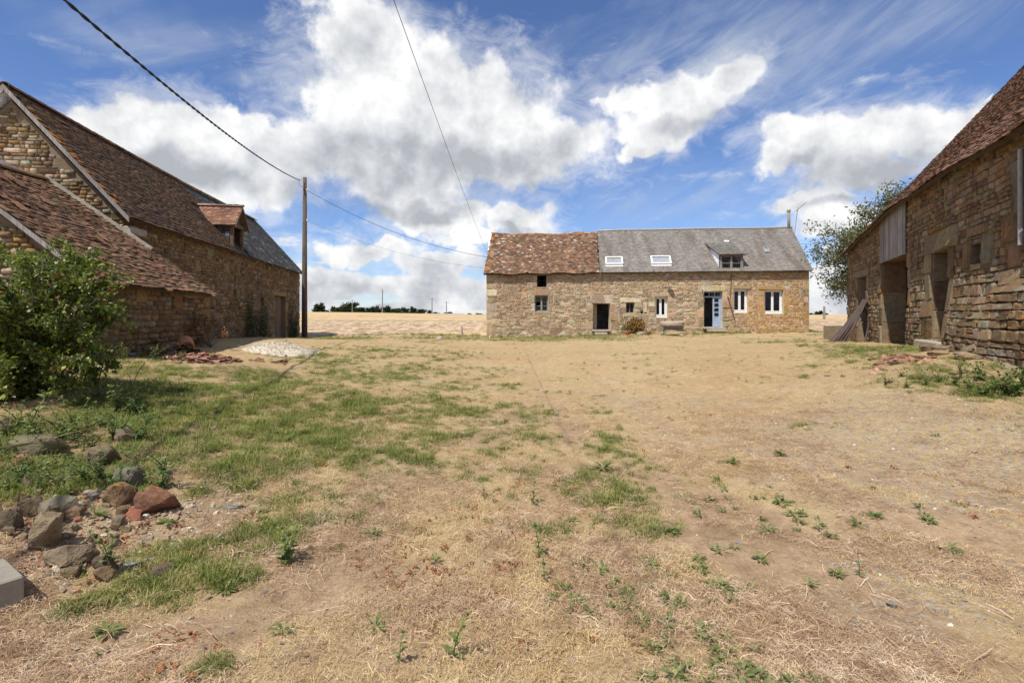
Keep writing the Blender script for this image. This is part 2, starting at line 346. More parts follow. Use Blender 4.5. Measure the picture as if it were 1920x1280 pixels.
def hfield(x, y):
    x = np.asarray(x, float); y = np.asarray(y, float)
    sh = x.shape; xf = x.ravel(); yf = y.ravel(); num = np.zeros_like(xf); den = np.zeros_like(xf)
    e2 = (1.1+0.05*np.abs(yf))**2
    for cx, cy, cz in CTRL:
        w = 1/((xf-cx)**2+(yf-cy)**2+e2)**2; num += w*cz; den += w
    near = num/den
    # open field beyond the yard: rises gently to a crest and falls away behind it
    yy = np.array([0, 34, 45, 60, 90, 130, 170, 230, 320, 700, 3000])
    zl = np.array([.3, .45, .75, 1.10, 1.72, 2.35, 2.62, 2.2, 0.5, -3, -6]); zr = np.array([.3, .55, .85, 1.05, 1.38, 1.62, 1.68, 1.3, 0.0, -4, -7])
    a = np.clip((xf/np.maximum(yf, 1)+0.42)/0.45, 0, 1); a = a*a*(3-2*a)
    fz = np.interp(yf, yy, zl)*(1-a)+np.interp(yf, yy, zr)*a
    b = np.clip((np.hypot(xf, yf)-31)/12, 0, 1); b = b*b*(3-2*b)
    b = np.where(yf < 20, np.clip((np.hypot(xf, yf)-24)/30, 0, 1), b)
    return (near*(1-b)+fz*b).reshape(sh)
RUTS = [(0.75, 5.2, 2.6, 2.6), (1.9, 6.0, 4.6, 2.9), (0.75, 5.2, 0.4, 12), (1.9, 6.0, 1.9, 12), (0.4, 12, 3.2, 24), (1.9, 12, 4.8, 24)]      # wheel ruts through the yard
def detail(x, y):
    r = np.hypot(x, y); k = np.clip(1-(r-10)/25, 0, 1)
    rut = 0
    for (ax, ay, bx, by) in RUTS:
        L = math.hypot(bx-ax, by-ay); u = ((x-ax)*(bx-ax)+(y-ay)*(by-ay))/L; w = ((x-ax)*(by-ay)-(y-ay)*(bx-ax))/L+0.18*(fbm(u*0.5, u*0+ax, 2)-0.5)
        rut = rut-0.025*np.exp(-(w/0.16)**2)*np.clip(u+.5, 0, 1)*np.clip(L-u+.5, 0, 1)
    bank = 0.16*np.clip((-x-1.9)/1.2, 0, 1)*np.clip((7.5-r)/2, 0, 1)*(fbm(x*1.7+9, y*1.7+4, 3)-0.42)
    return bank+rut+k*(0.05*(fbm(x*0.9, y*0.9, 3)-0.5)+0.045*(fbm(x*3.1+5, y*3.1, 3)-0.5)+0.022*(fbm(x*11, y*11+3, 3)-0.5)) \
        + np.clip((r-32)/10, 0, 1)*np.clip((130-r)/60, 0, 1)*0.22*(fbm(x*1.4, y*2.6, 3)-0.5)
def ground_z(x, y):
    x = np.asarray(x, float); y = np.asarray(y, float); return hfield(x, y)+detail(x, y)
def gz(x, y): return float(ground_z(np.array([x]), np.array([y]))[0])
def G(px, py):
    """ground point seen at a pixel of the photograph"""
    lo, hi = 0.8, 200.0; a = (px-960)/FPX; s = (HZ-py)/FPX
    ys = np.geomspace(lo, hi, 500); zz = hfield(a*ys, ys); d = EYE+s*ys-zz; i = np.argmax(d < 0)
    if d[i] >= 0: i = len(ys)-1
    y = ys[i-1]+(ys[i]-ys[i-1])*d[i-1]/(d[i-1]-d[i]+1e-9); return a*y, y
class Mask:
    def __init__(s, blobs):
        s.b = []
        for (px, py, rx, ry, w) in blobs:
            x, y = G(px, py); h = EYE-float(hfield(np.array([x]), np.array([y]))[0])
            s.b.append((x, y, rx*y/FPX, max(ry*y*y/(FPX*h), 0.05), w, math.atan2(x, y)))
    def __call__(s, x, y):
        m = np.zeros_like(x)
        for cx, cy, rx, ry, w, a in s.b:
            dx, dy = x-cx, y-cy; u = dx*math.cos(a)-dy*math.sin(a); v = dx*math.sin(a)+dy*math.cos(a)
            m = np.maximum(m, w*np.exp(-((u/rx)**2+(v/ry)**2)**1.5*0.7))
        return m
GREEN = Mask([(430, 770, 200, 55, 1), (560, 800, 150, 70, 1), (330, 830, 150, 45, .95), (480, 870, 140, 45, .9), (650, 770, 90, 60, .85), (250, 710, 150, 25, .75), (560, 720, 170, 25, .8),
    (780, 800, 130, 45, .6), (900, 800, 110, 40, .45), (790, 875, 45, 14, .8), (620, 940, 110, 45, .7), (540, 960, 90, 40, .65), (680, 690, 140, 18, .5), (760, 660, 170, 14, .45), (620, 668, 110, 16, .55),
    (1120, 835, 45, 22, .62), (1180, 870, 60, 20, .62), (1250, 915, 60, 20, .55), (1300, 905, 40, 12, .5), (1130, 930, 95, 45, .60), (1180, 990, 75, 30, .55), (1230, 1050, 60, 35, .5), (820, 770, 240, 60, .5), (760, 705, 240, 30, .5), (900, 850, 120, 50, .42), (1040, 990, 60, 20, .5),
    (360, 1080, 130, 40, .58), (300, 1040, 110, 35, .5), (200, 1130, 70, 30, .6), (540, 1010, 50, 22, .7), (450, 1010, 60, 25, .5), (400, 1260, 60, 25, .6),
    (180, 850, 150, 60, 1.0), (100, 830, 130, 50, 1.0), (60, 890, 110, 35, 1.0), (280, 800, 130, 50, 1.0), (230, 890, 80, 30, .8), (300, 740, 130, 40, .9), (700, 850, 100, 40, .7), (440, 920, 130, 30, .7), (120, 1090, 60, 25, .6), (640, 634, 70, 5, .9), (840, 634, 90, 5, .8), (1000, 635, 110, 5, .9), (1120, 632, 90, 5, .9), (1290, 628, 60, 4, .5), (1380, 620, 60, 4, .6), (1480, 640, 90, 8, .45),
    (1640, 656, 110, 10, .9), (1560, 650, 70, 8, .7), (1700, 668, 70, 8, .6), (1760, 705, 90, 18, .6), (1860, 725, 80, 22, .75), (1680, 712, 50, 14, .5), (1545, 610, 50, 10, .6), (1310, 628, 60, 4, .5),
    (820, 640, 70, 4, .5), (560, 690, 80, 12, .5)])
DIRT = Mask([(620, 1100, 150, 70, .85), (420, 1180, 150, 60, .7), (1380, 1020, 130, 40, .9), (1500, 1080, 140, 50, .9), (1300, 960, 60, 25, .8), (1650, 1150, 160, 70, .8), (1780, 990, 160, 40, 1.0), (1640, 960, 120, 25, .7),
    (1850, 1080, 120, 60, .7), (330, 960, 140, 45, 1.0), (200, 1000, 160, 70, 1.1), (80, 960, 120, 60, 1.1), (120, 1060, 100, 40, 1.0), (420, 725, 110, 12, .9), (480, 700, 80, 10, .8), (720, 1240, 120, 40, .6), (150, 1230, 160, 50, .8), (1450, 700, 200, 14, .25), (1660, 690, 70, 12, .5),
    (1350, 850, 120, 15, .3), (560, 1230, 150, 50, .6), (1800, 1240, 180, 50, .6), (1290, 985, 60, 16, 1.0), (1350, 1015, 70, 18, 1.0), (1430, 1052, 80, 20, 1.0), (1520, 1095, 90, 22, 1.0), (1630, 1145, 110, 25, .9), (1180, 930, 40, 10, .8), (1240, 890, 70, 8, .6), (1150, 850, 60, 7, .5), (1400, 960, 110, 14, .8), (1560, 1010, 120, 18, .8), (980, 780, 80, 6, .5), (1060, 735, 90, 5, .4), (900, 830, 70, 10, .4)])
GRAVEL = Mask([(1700, 830, 300, 70, 1.0), (1850, 870, 180, 70, 1.0), (1500, 820, 180, 45, .6), (1300, 760, 200, 30, .35), (1680, 760, 200, 25, .5), (1560, 900, 180, 40, .5), (1750, 1100, 200, 90, .45), (1000, 790, 150, 30, .15)])
def masks(x, y):
    n1 = fbm(x*1.3+3, y*1.3, 4); n2 = fbm(x*4.7, y*4.7+8, 3); n3 = fbm(x*0.5+20, y*0.5+4, 3)
    g = GREEN(x, y); g = np.clip(g*1.22+(n1-0.5)*1.4+(n2-0.5)*1.4-0.16, 0, 1)*np.clip(g*8, 0, 1)
    g = np.maximum(g, np.clip((n1-0.60)*2.2+(n2-0.55)*1.2, 0, 0.5)*np.clip((y-3)/5, 0, 1))
    d = np.clip(DIRT(x, y)*1.2+(n1-0.5)*0.9-0.1+(n2-0.5)*0.5, 0, 1)
    for (ax, ay, bx, by) in RUTS:
        L = math.hypot(bx-ax, by-ay); u = ((x-ax)*(bx-ax)+(y-ay)*(by-ay))/L; w = ((x-ax)*(by-ay)-(y-ay)*(bx-ax))/L+0.18*(fbm(u*0.5, u*0+ax, 2)-0.5)
        k = np.exp(-(w/(0.20+.008*np.abs(y)))**2)*np.clip(u+.5, 0, 1)*np.clip(L-u+.5, 0, 1)*np.clip(.35+1.3*n1+(n2-.5), 0, 1); d = np.maximum(d, k*np.where(y > 7, .42, .8)); g = g*(1-.6*k)
    v = np.clip(GRAVEL(x, y)*1.1+(n2-0.5)*0.8-0.1, 0, 1)
    field = np.clip((np.hypot(x, y)-30.5-1.5*n3)/3.0, 0, 1)*(y > 12)
    return g*(1-field*0.9), d, v, field
def ground_mesh():
    na, nr = 420, 430
    ang = np.concatenate([np.linspace(-180, -62, 70), np.linspace(-61.5, 61.5, na-140), np.linspace(62, 180, 70)])
    ang = np.radians(ang); rad = np.concatenate([[0.0], np.geomspace(0.35, 3500, nr)])
    A, Rr = np.meshgrid(ang, rad); X = Rr*np.sin(A); Y = Rr*np.cos(A); Z = ground_z(X, Y)
    V = np.stack([X, Y, Z], -1).reshape(-1, 3)
    g, d, v, f = masks(X.ravel(), Y.ravel())
    i, j = np.meshgrid(np.arange(len(rad)-1), np.arange(len(ang)-1), indexing='ij'); k = len(ang)
    Fc = np.stack([i*k+j, i*k+j+1, (i+1)*k+j+1, (i+1)*k+j], -1).reshape(-1, 4)[:, ::-1]
    me = np_mesh('ground', V, [Fc], np.stack([g, d, v], -1), True)
    a = me.attributes.new('field', 'FLOAT', 'POINT'); a.data.foreach_set('value', f.astype(np.float32)); return me
def mat_ground():
    m, t, out = mat_new('ground'); p = pos(t); c = colattr(t); s = t.node('ShaderNodeSeparateColor', {0: c}); g, d, v = s.outputs
    fld = t.node('ShaderNodeAttribute', attribute_name='field').outputs['Fac']
    n1 = t.noise(p, 1.7, 6, 0.65); n2 = t.noise(p, 9, 6, 0.7); n3 = t.noise(p, 42, 5, 0.7); n4 = t.noise(p, 0.45, 4, 0.6)
    fib = t.noise(t.v('MULTIPLY', p, (1, 0.45, 1)), 90, 4, 0.7, 1.5)
    straw = t.ramp(n2, [(0.25, (0.40, 0.29, 0.165)), (0.5, (0.56, 0.43, 0.25)), (0.75, (0.68, 0.545, 0.34))])
    straw = t.mix(t.rng(n4, 0.4, 0.65), straw, t.mix(1.0, straw, (1.0, 0.93, 0.88), 'MULTIPLY'))
    straw = t.mix(t.rng(fib, 0.35, 0.7), t.mix(1.0, straw, (0.62, 0.58, 0.54), 'MULTIPLY'), straw)
    soil0 = t.ramp(t.m('ADD', t.m('MULTIPLY', n2, 0.6), t.m('MULTIPLY', n3, 0.4)), [(0.3, (0.22, 0.145, 0.085)), (0.5, (0.41, 0.285, 0.172)), (0.72, (0.56, 0.415, 0.265))])
    soil = t.mix(t.rng(t.noise(p, 0.9, 5, 0.7), 0.46, 0.66, 0, 0.75), soil0, t.mix(1.0, soil0, (0.58, 0.54, 0.50), 'MULTIPLY'))
    straw = t.mix(t.rng(t.noise(p, 0.33, 5, 0.7), 0.45, 0.68, 0, 0.6), straw, t.mix(1.0, straw, (0.80, 0.74, 0.68), 'MULTIPLY'))
    sc = t.mix(t.rng(t.m('ADD', d, t.m('MULTIPLY', t.m('SUBTRACT', n3, 0.5), 0.9)), 0.25, 0.7), straw, soil)
    vor = t.node('ShaderNodeTexVoronoi', {'Vector': p, 'Scale': 26.0}); vd = vor.outputs['Distance']; vc = t.node('ShaderNodeSeparateColor', {0: vor.outputs['Color']}).outputs[0]
    grv = t.mix(vc, (0.17, 0.165, 0.16), (0.42, 0.38, 0.33)); grv = t.mix(t.rng(vd, 0.28, 0.5), grv, sc)
    sc = t.mix(t.m('MULTIPLY', t.rng(v, 0.08, 0.5), t.rng(vc, 0.30, 0.40)), sc, grv); sc = t.mix(t.rng(v, 0.1, 0.8, 0, 0.45), sc, t.mix(1.0, sc, (0.86, 0.89, 0.95), 'MULTIPLY'))
    gc = t.ramp(n3, [(0.3, (0.055, 0.062, 0.018)), (0.5, (0.115, 0.118, 0.036)), (0.7, (0.22, 0.20, 0.075))])
    gc = t.mix(t.rng(n2, 0.5, 0.75, 0, 0.7), gc, straw)
    sc = t.mix(t.rng(t.m('ADD', g, t.m('MULTIPLY', t.m('SUBTRACT', n3, 0.5), 0.7)), 0.15, 0.85, 0, 0.6), sc, gc)
    # stubble and tilled soil of the open field
    q = t.v('MULTIPLY', p, (0.10, 1.0, 0.2)); rows = t.noise(q, 0.55, 5, 0.65); fl = t.noise(t.v('MULTIPLY', p, (1, 0.5, 1)), 1.7, 7, 0.85)
    sy = t.node('ShaderNodeSeparateXYZ', {0: p}).outputs[1]
    stub = t.ramp(rows, [(0.3, (0.40, 0.27, 0.15)), (0.5, (0.52, 0.37, 0.205)), (0.7, (0.60, 0.455, 0.26))])
    till = t.ramp(fl, [(0.38, (0.13, 0.08, 0.05)), (0.48, (0.40, 0.28, 0.17)), (0.58, (0.60, 0.46, 0.31))])
    fc = t.mix(t.rng(t.m('ADD', sy, t.m('MULTIPLY', rows, 20)), 62, 74), till, stub)
    fc = t.mix(t.m('MULTIPLY', t.rng(t.noise(q, 0.30, 4, 0.7), 0.54, 0.64), 0.6), fc, (0.20, 0.20, 0.08))
    sc = t.mix(fld, sc, fc)
    h = t.m('ADD', t.m('MULTIPLY', n3, 0.7), t.m('ADD', t.m('MULTIPLY', fib, 0.45), t.m('MULTIPLY', n2, 0.8)))
    h = t.m('ADD', h, t.m('MULTIPLY', t.m('MULTIPLY', t.rng(vd, 0.5, 0.1), t.rng(v, 0.15, 0.7)), 0.6))
    principled(t, out, sc, 0.97, h, 0.75, 0.035, spec=0.08); return m
GROUND_M = mat_ground()
ground = link('ground', ground_mesh(), GROUND_M, kind='structure')

# ------------------------------------------------------------------ masonry and roofing generators
CAM = np.array([0, 0, EYE])
class Wall:
    def __init__(s, O, U, N, L): s.O = np.array([O[0], O[1], 0.0]); s.U = np.array([U[0], U[1], 0.0]); s.N = np.array([N[0], N[1], 0.0]); s.L = L
    def at(s, u, z, d=0.0):
        u = np.asarray(u, float); z = np.asarray(z, float); d = np.asarray(d, float)
        return s.O+u[..., None]*s.U+d[..., None]*s.N+z[..., None]*np.array([0, 0, 1.0])
    def p(s, u, z, d=0.0): return s.at(np.array(u), np.array(z), np.array(d))
def courses(w, z0, top, ops, ch, sw, rg, gap=0.014, u0=0.0, u1=None):
    """rectangles (u0,u1,z0,z1) of rubble stones, laid in uneven courses round the openings and big stones"""
    u1 = w.L if u1 is None else u1; out = []; z = z0
    zmax = max(top(u) for u in np.linspace(u0, u1, 30))
    while z < zmax:
        h = rg.uniform(*ch)
        if rg.random() < 0.12: h *= 1.5
        u = u0
        while u < u1:
            wd = rg.uniform(*sw)*(0.75+h/ch[1]*0.35)
            if rg.random() < 0.15: wd *= 1.6
            a, b, c, d = u, min(u+wd, u1), z, z+h; u += wd
            if b-a < 0.05: continue
            if h > 0.13 and wd < 0.32 and rg.random() < 0.22: pieces = [(a, b, c, c+h*0.5), (a, b, c+h*0.5, d)]
            else: pieces = [(a, b, c, d)]
            for (a2, b2, c2, d2) in pieces:
                ok = True
                for (p, q, r, s_) in ops:
                    if a2 < q and b2 > p and c2 < s_ and d2 > r:
                        oh = min(b2, q)-max(a2, p); ov = min(d2, s_)-max(c2, r)
                        if ov < 0.45*(d2-c2) and ov <= oh:
                            if c2 < r: d2 = r
                            else: c2 = s_
                        elif a2 < p and (p-a2) >= (b2-q): b2 = p
                        elif b2 > q: a2 = q
                        else: ok = False; break
                        if b2-a2 < 0.05 or d2-c2 < 0.035: ok = False; break
                if not ok: continue
                t = min(top(a2), top(b2))
                if d2 > t: d2 = t
                if d2-c2 < 0.035: continue
                g = gap*rg.uniform(0.5, 1.3)
                out.append((a2+g/2, b2-g/2, c2+g/2, d2-g/2))
        z += h
    return np.array(out).reshape(-1, 4)
def stone_verts(w, rc, rg, proud=(0.01, 0.035), rough=0.012, bulge=None, cut=0.24, wob=0.02):
    n = len(rc); W = rc[:, 1]-rc[:, 0]; H = rc[:, 3]-rc[:, 2]; k = np.minimum(W, H)*cut*rg.uniform(0.5, 1.4, n)
    cx = np.array([1, -1, 0, 0, -1, 1, 0, 0]); bx = np.array([0, 1, 1, 1, 1, 0, 0, 0]); cz = np.array([0, 0, 1, -1, 0, 0, -1, 1]); bz = np.array([0, 0, 0, 1, 1, 1, 1, 0])
    ru = rc[:, 0:1]+bx*W[:, None]+cx*k[:, None]; rz = rc[:, 2:3]+bz*H[:, None]+cz*k[:, None]
    mu = (rc[:, 0]+rc[:, 1])[:, None]/2; mz = (rc[:, 2]+rc[:, 3])[:, None]/2
    pr = rg.uniform(*proud, n)[:, None]
    tilt = rg.normal(0, 0.25, (n, 2))
    ins = np.clip(1-0.55*k[:, None]/np.minimum(W, H)[:, None]*2, 0.6, 0.95)
    us, zs, ds = [], [], []
    for (f, dep) in ((1.0, -0.08), (1.0, 0.30), (ins, 1.0)):
        u = mu+(ru-mu)*f; z = mz+(rz-mz)*f
        if dep > 0:
            u = u+rg.normal(0, 0.4, u.shape)*rough*np.minimum(1, H[:, None]/0.12)*0.6; z = z+rg.normal(0, 0.4, z.shape)*rough*0.6
        dd = np.full(u.shape, dep) if dep < 0 else pr*dep+rg.normal(0, 0.25, u.shape)*rough*(dep > 0.5)+((u-mu)*tilt[:, :1]+(z-mz)*tilt[:, 1:])*0.22*(dep > 0.5)
        us.append(u); zs.append(z); ds.append(dd)
    u = np.concatenate(us, 1); z = np.concatenate(zs, 1); d = np.concatenate(ds, 1)
    z = z+wob*2*(fbm(u*0.7, z*0.7+3, 2)-0.5)
    if bulge is not None: d = d+bulge(u, z)
    return w.at(u, z, d)
_q = []
for a in (0, 8):
    for j in range(8): _q.append([a+j, a+(j+1) % 8, a+8+(j+1) % 8, a+8+j])
STONE_Q = np.array(_q); STONE_O = np.array([[16+j for j in range(8)]])
def flipcheck(w): return np.dot(np.cross(w.U, [0, 0, 1]), w.N) > 0
def pick_order(V):
    c = V.mean(1); d = ((c-CAM)**2).sum(1); e = V.max(1)-V.min(1); s = np.hypot(np.hypot(e[:, 0], e[:, 1]), 1e-6)*e[:, 2]/d
    vis = (c[:, 1] > 0.5) & (np.abs(c[:, 0]/np.maximum(c[:, 1], .1)) < 1.02)
    return np.argsort(-(s*vis))
def lay_stones(w, V, cols, mat, parent, npick, name='stone', rest='rubble_stones', sm=False):
    fl = not flipcheck(w); Q = STONE_Q[:, ::-1] if fl else STONE_Q; O8 = STONE_O[:, ::-1] if fl else STONE_O
    od = pick_order(V); pk = od[:npick]; rs = od[npick:]
    for i in pk:
        c = V[i].mean(0); me = np_mesh(name, V[i]-c, [Q, O8], np.repeat(cols[i][None], 24, 0), sm); link(name, me, mat, parent, c)
    if len(rs):
        n = len(rs); off = (np.arange(n)*24)[:, None, None]
        me = np_mesh(rest, V[rs].reshape(-1, 3), [(Q[None]+off).reshape(-1, 4), (O8[None]+off).reshape(-1, 8)], np.repeat(cols[rs], 24, 0), sm)
        link(rest, me, mat, parent, kind='stuff')
def stone_cols(n, rg, pal, jit=0.16):
    pal = np.array(pal); c = pal[rg.integers(0, len(pal), n)]; c = c*(1+rg.normal(0, jit, (n, 1)))*(1+rg.normal(0, 0.04, (n, 3))); return np.clip(c, 0.02, 0.7)
def slab(w, th, ops, z0, top, back=0.0, du=1.2, bulge=None):
    """mortar core with real openings and reveals; outer face 'back' behind the wall plane"""
    us = sorted(set([0.0, w.L]+[x for o in ops for x in o[:2] if 0 < x < w.L]+list(np.arange(du, w.L-0.2, du))))
    us = [u for i, u in enumerate(us) if i == 0 or u-us[i-1] > 1e-4]
    tmin = min(top(u) for u in us)
    zs = sorted(set([z0, 1e3]+[x for o in ops for x in o[2:4] if z0 < x < tmin-0.01]))
    def solid(i, j):
        if i < 0 or j < 0 or i >= len(us)-1 or j >= len(zs)-1: return False
        u = (us[i]+us[i+1])/2; z = (zs[j]+min(zs[j+1], tmin))/2
        return not any(o[0] < u < o[1] and o[2] < z < o[3] for o in ops)
    mb = MB(); fl = not flipcheck(w)
    def pt(i, j, d): z = zs[j] if j < len(zs)-1 else top(us[i]); return w.p(us[i], z, d)
    def quad(a): mb.add(a if fl else a[::-1], [(0, 1, 2, 3)])
    A, B = -back, -th
    for i in range(len(us)-1):
        for j in range(len(zs)-1):
            if not solid(i, j): continue
            quad([pt(i, j, A), pt(i, j+1, A), pt(i+1, j+1, A), pt(i+1, j, A)])
            quad([pt(i, j, B), pt(i+1, j, B), pt(i+1, j+1, B), pt(i, j+1, B)])
            if not solid(i-1, j): quad([pt(i, j, A), pt(i, j, B), pt(i, j+1, B), pt(i, j+1, A)])
            if not solid(i+1, j): quad([pt(i+1, j, A), pt(i+1, j+1, A), pt(i+1, j+1, B), pt(i+1, j, B)])
            if not solid(i, j-1): quad([pt(i, j, A), pt(i+1, j, A), pt(i+1, j, B), pt(i, j, B)])
            if not solid(i, j+1): quad([pt(i, j+1, A), pt(i, j+1, B), pt(i+1, j+1, B), pt(i+1, j+1, A)])
    me = mb.mesh('wall'); bm = bmesh.new(); bm.from_mesh(me); bmesh.ops.remove_doubles(bm, verts=bm.verts, dist=1e-4); bmesh.ops.recalc_face_normals(bm, faces=bm.faces); bm.to_mesh(me); bm.free(); return me
def prism(poly, vec):
    """closed prism of a 3-D polygon along vec"""
    poly = [np.asarray(p, float) for p in poly]; n = len(poly); vec = np.asarray(vec, float)
    me = MB().add(poly+[p+vec for p in poly], [tuple(range(n))[::-1], tuple(range(n, 2*n))]+[(i, (i+1) % n, n+(i+1) % n, n+i) for i in range(n)]).mesh('prism')
    bm = bmesh.new(); bm.from_mesh(me); bmesh.ops.recalc_face_normals(bm, faces=bm.faces); bm.to_mesh(me); bm.free(); return me
class Roof:
    """bilinear roof plane: e0,e1 along the eave, r0,r1 along the ridge"""
    def __init__(s, e0, e1, r0, r1, off=None):
        s.c = [np.asarray(x, float) for x in (e0, e1, r0, r1)]; s.off = off
        a = s.c[1]-s.c[0]; b = s.c[2]-s.c[0]; n = np.cross(a, b); n /= np.linalg.norm(n)
        if n[2] < 0: n = -n
        s.n = n; s.a = a/np.linalg.norm(a); s.b = b/np.linalg.norm(b)
        s.L = (np.linalg.norm(a)+np.linalg.norm(s.c[3]-s.c[2]))/2; s.S = (np.linalg.norm(b)+np.linalg.norm(s.c[3]-s.c[1]))/2
    def at(s, S, T, d=0.0):
        S = np.asarray(S, float)[..., None]; T = np.asarray(T, float)[..., None]
        p = (s.c[0]*(1-S)+s.c[1]*S)*(1-T)+(s.c[2]*(1-S)+s.c[3]*S)*T
        if s.off is not None: p = p+np.concatenate([np.zeros_like(S), np.zeros_like(S), s.off(S, T)], -1)
        return p+s.n*np.asarray(d, float)[..., None]
    def deck(s, mat, parent, th=0.07, name='roof', gap=0.012, **kw):
        ns, nt = 16, 8; S, T = np.meshgrid(np.linspace(0.004, 0.996, ns), np.linspace(0.004, 0.998, nt)); k = ns
        V = np.concatenate([s.at(S, T, np.full(S.shape, -gap)).reshape(-1, 3), s.at(S, T, np.full(S.shape, -gap-th)).reshape(-1, 3)]); m = ns*nt; F = []
        for j in range(nt-1):
            for i in range(ns-1): F += [(j*k+i, j*k+i+1, (j+1)*k+i+1, (j+1)*k+i), (m+j*k+i, m+(j+1)*k+i, m+(j+1)*k+i+1, m+j*k+i+1)]
        for i in range(ns-1): F += [(i, m+i, m+i+1, i+1), ((nt-1)*k+i, (nt-1)*k+i+1, m+(nt-1)*k+i+1, m+(nt-1)*k+i)]
        for j in range(nt-1): F += [(j*k, (j+1)*k, m+(j+1)*k, m+j*k), (j*k+k-1, m+j*k+k-1, m+(j+1)*k+k-1, (j+1)*k+k-1)]
        me = np_mesh(name, V, [np.array(F)], np.ones((len(V), 3))); bm = bmesh.new(); bm.from_mesh(me); bmesh.ops.recalc_face_normals(bm, faces=bm.faces); bm.to_mesh(me); bm.free()
        return link(name, me, mat, parent, **kw)
    def tiles(s, mat, parent, gauge, tw, th, rg, pal, npick, name='tile', rest='roof_tiles', holes=(), jit=1.0, slip=0.01, lap=2.0, colfn=None, thick=1.0, blocked=None, cj=0.14):
        nr = int(s.S/gauge); o, u, v, w_, l_, ST = [], [], [], [], [], []
        for r in range(nr):
            nt = int(s.L/tw); ph = (r % 2)*0.5+rg.uniform(-0.15, 0.15)*jit; ss = (np.arange(-1, nt+1)+ph+0.5)/nt
            ss = ss+rg.normal(0, 0.05*jit, len(ss))/nt; ss = ss[(ss > 0.3/nt) & (ss < 1-0.3/nt)]
            tt = np.full(len(ss), r/nr)+rg.normal(0, 0.06*jit, len(ss))/nr
            ST.append(np.stack([ss, tt], 1))
        ST = np.concatenate(ST); keep = np.ones(len(ST), bool)
        for (a, b, c, d) in holes: keep &= ~((ST[:, 0] > a) & (ST[:, 0] < b) & (ST[:, 1] > c) & (ST[:, 1] < d))
        if blocked is not None: keep &= ~blocked(ST[:, 0], ST[:, 1])
        keep &= rg.random(len(ST)) > 0.003*jit
        ST = ST[keep]; n = len(ST)
        o = s.at(ST[:, 0], ST[:, 1]); e = 1e-3
        u = s.at(ST[:, 0]+e, ST[:, 1])-o; u /= np.linalg.norm(u, axis=1)[:, None]
        v = s.at(ST[:, 0], ST[:, 1]+e)-o; v /= np.linalg.norm(v, axis=1)[:, None]
        rot = rg.normal(0, 0.018*jit, n)*(1+4*(rg.random(n) < slip)); u2 = u+v*rot[:, None]; v = v-u*rot[:, None]; u = u2
        nn = np.cross(u, v); nn *= np.sign((nn*s.n).sum(1))[:, None]; nn /= np.linalg.norm(nn, axis=1)[:, None]
        ln = gauge*lap; lift = th*(1.7+rg.normal(0, 0.30*jit, n))*thick
        sl = np.where(rg.random(n) < slip, rg.uniform(0.02, 0.10, n), 0)
        o = o-v*(sl[:, None]+rg.normal(0, 0.004*jit, (n, 1))); vt = v*ln-nn*(lift*0.9)[:, None]
        vt = vt/np.linalg.norm(vt, axis=1)[:, None]*ln
        wd = tw*rg.uniform(0.93, 0.985, n); o = o+nn*(lift+0.002)[:, None]
        tw2 = rg.normal(0, 0.02*jit, n)
        un = u+nn*tw2[:, None]
        a = o-un*(wd/2)[:, None]; b = o+un*(wd/2)[:, None]; t3 = nn*th
        V = np.stack([a-t3, b-t3, b+vt-t3, a+vt-t3, a, b, b+vt, a+vt], 1)
        cols = colfn(ST, rg) if colfn else stone_cols(n, rg, pal, cj)
        hand = np.dot(np.cross(u[0], v[0]), nn[0]) > 0; Fq = BOXF if hand else BOXF[:, ::-1]
        od = pick_order(V); pk = od[:npick]; rs = od[npick:]
        for i in pk:
            c = V[i].mean(0); link(name, np_mesh(name, V[i]-c, [Fq], np.repeat(cols[i][None], 8, 0)), mat, parent, c)
        off = (np.arange(len(rs))*8)[:, None, None]
        link(rest, np_mesh(rest, V[rs].reshape(-1, 3), [(Fq[None]+off).reshape(-1, 4)], np.repeat(cols[rs], 8, 0)), mat, parent, kind='stuff')
def ridge_caps(parent, a, b, mat, rg, step=0.36, r=0.11, cols=((0.30, 0.13, 0.07),), name='ridge_tile', sagf=None):
    a, b = np.asarray(a, float), np.asarray(b, float); L = np.linalg.norm(b-a); n = int(L/step); d = (b-a)/L; sd = np.cross(d, [0, 0, 1.0]); sd /= np.linalg.norm(sd)
    for i in range(n):
        t0, t1 = i/n*L-0.02, (i+1)/n*L+0.03; mb = MB(); c = np.array(cols[rg.integers(0, len(cols))])*(1+rg.normal(0, 0.18)); k = 7
        V = []
        mid = a+d*(t0+t1)/2
        for (t, rr) in ((t0, r*1.06), (t1, r*0.94)):
            zz = sagf((t/L)) if sagf else 0.0
            for rad in (rr, rr-0.018):
                for j in range(k):
                    q = math.pi*(j/(k-1)); V.append(a+d*t+sd*math.cos(q)*rad+np.array([0, 0, math.sin(q)*rad*0.9-0.045+zz+rg.normal(0, 0.002)])-mid)
        F = []
        for j in range(k-1):
            F += [(j, j+1, 2*k+j+1, 2*k+j), (k+j, 3*k+j, 3*k+j+1, k+j+1), (j, k+j, k+j+1, j+1), (2*k+j, 2*k+j+1, 3*k+j+1, 3*k+j)]
        F += [(0, 2*k, 3*k, k), (k-1, 2*k-1, 4*k-1, 3*k-1)]
        mb.add(V, F, np.clip(c, 0.02, 0.8)); mb.build(name, mat, parent, loc=tuple(mid))

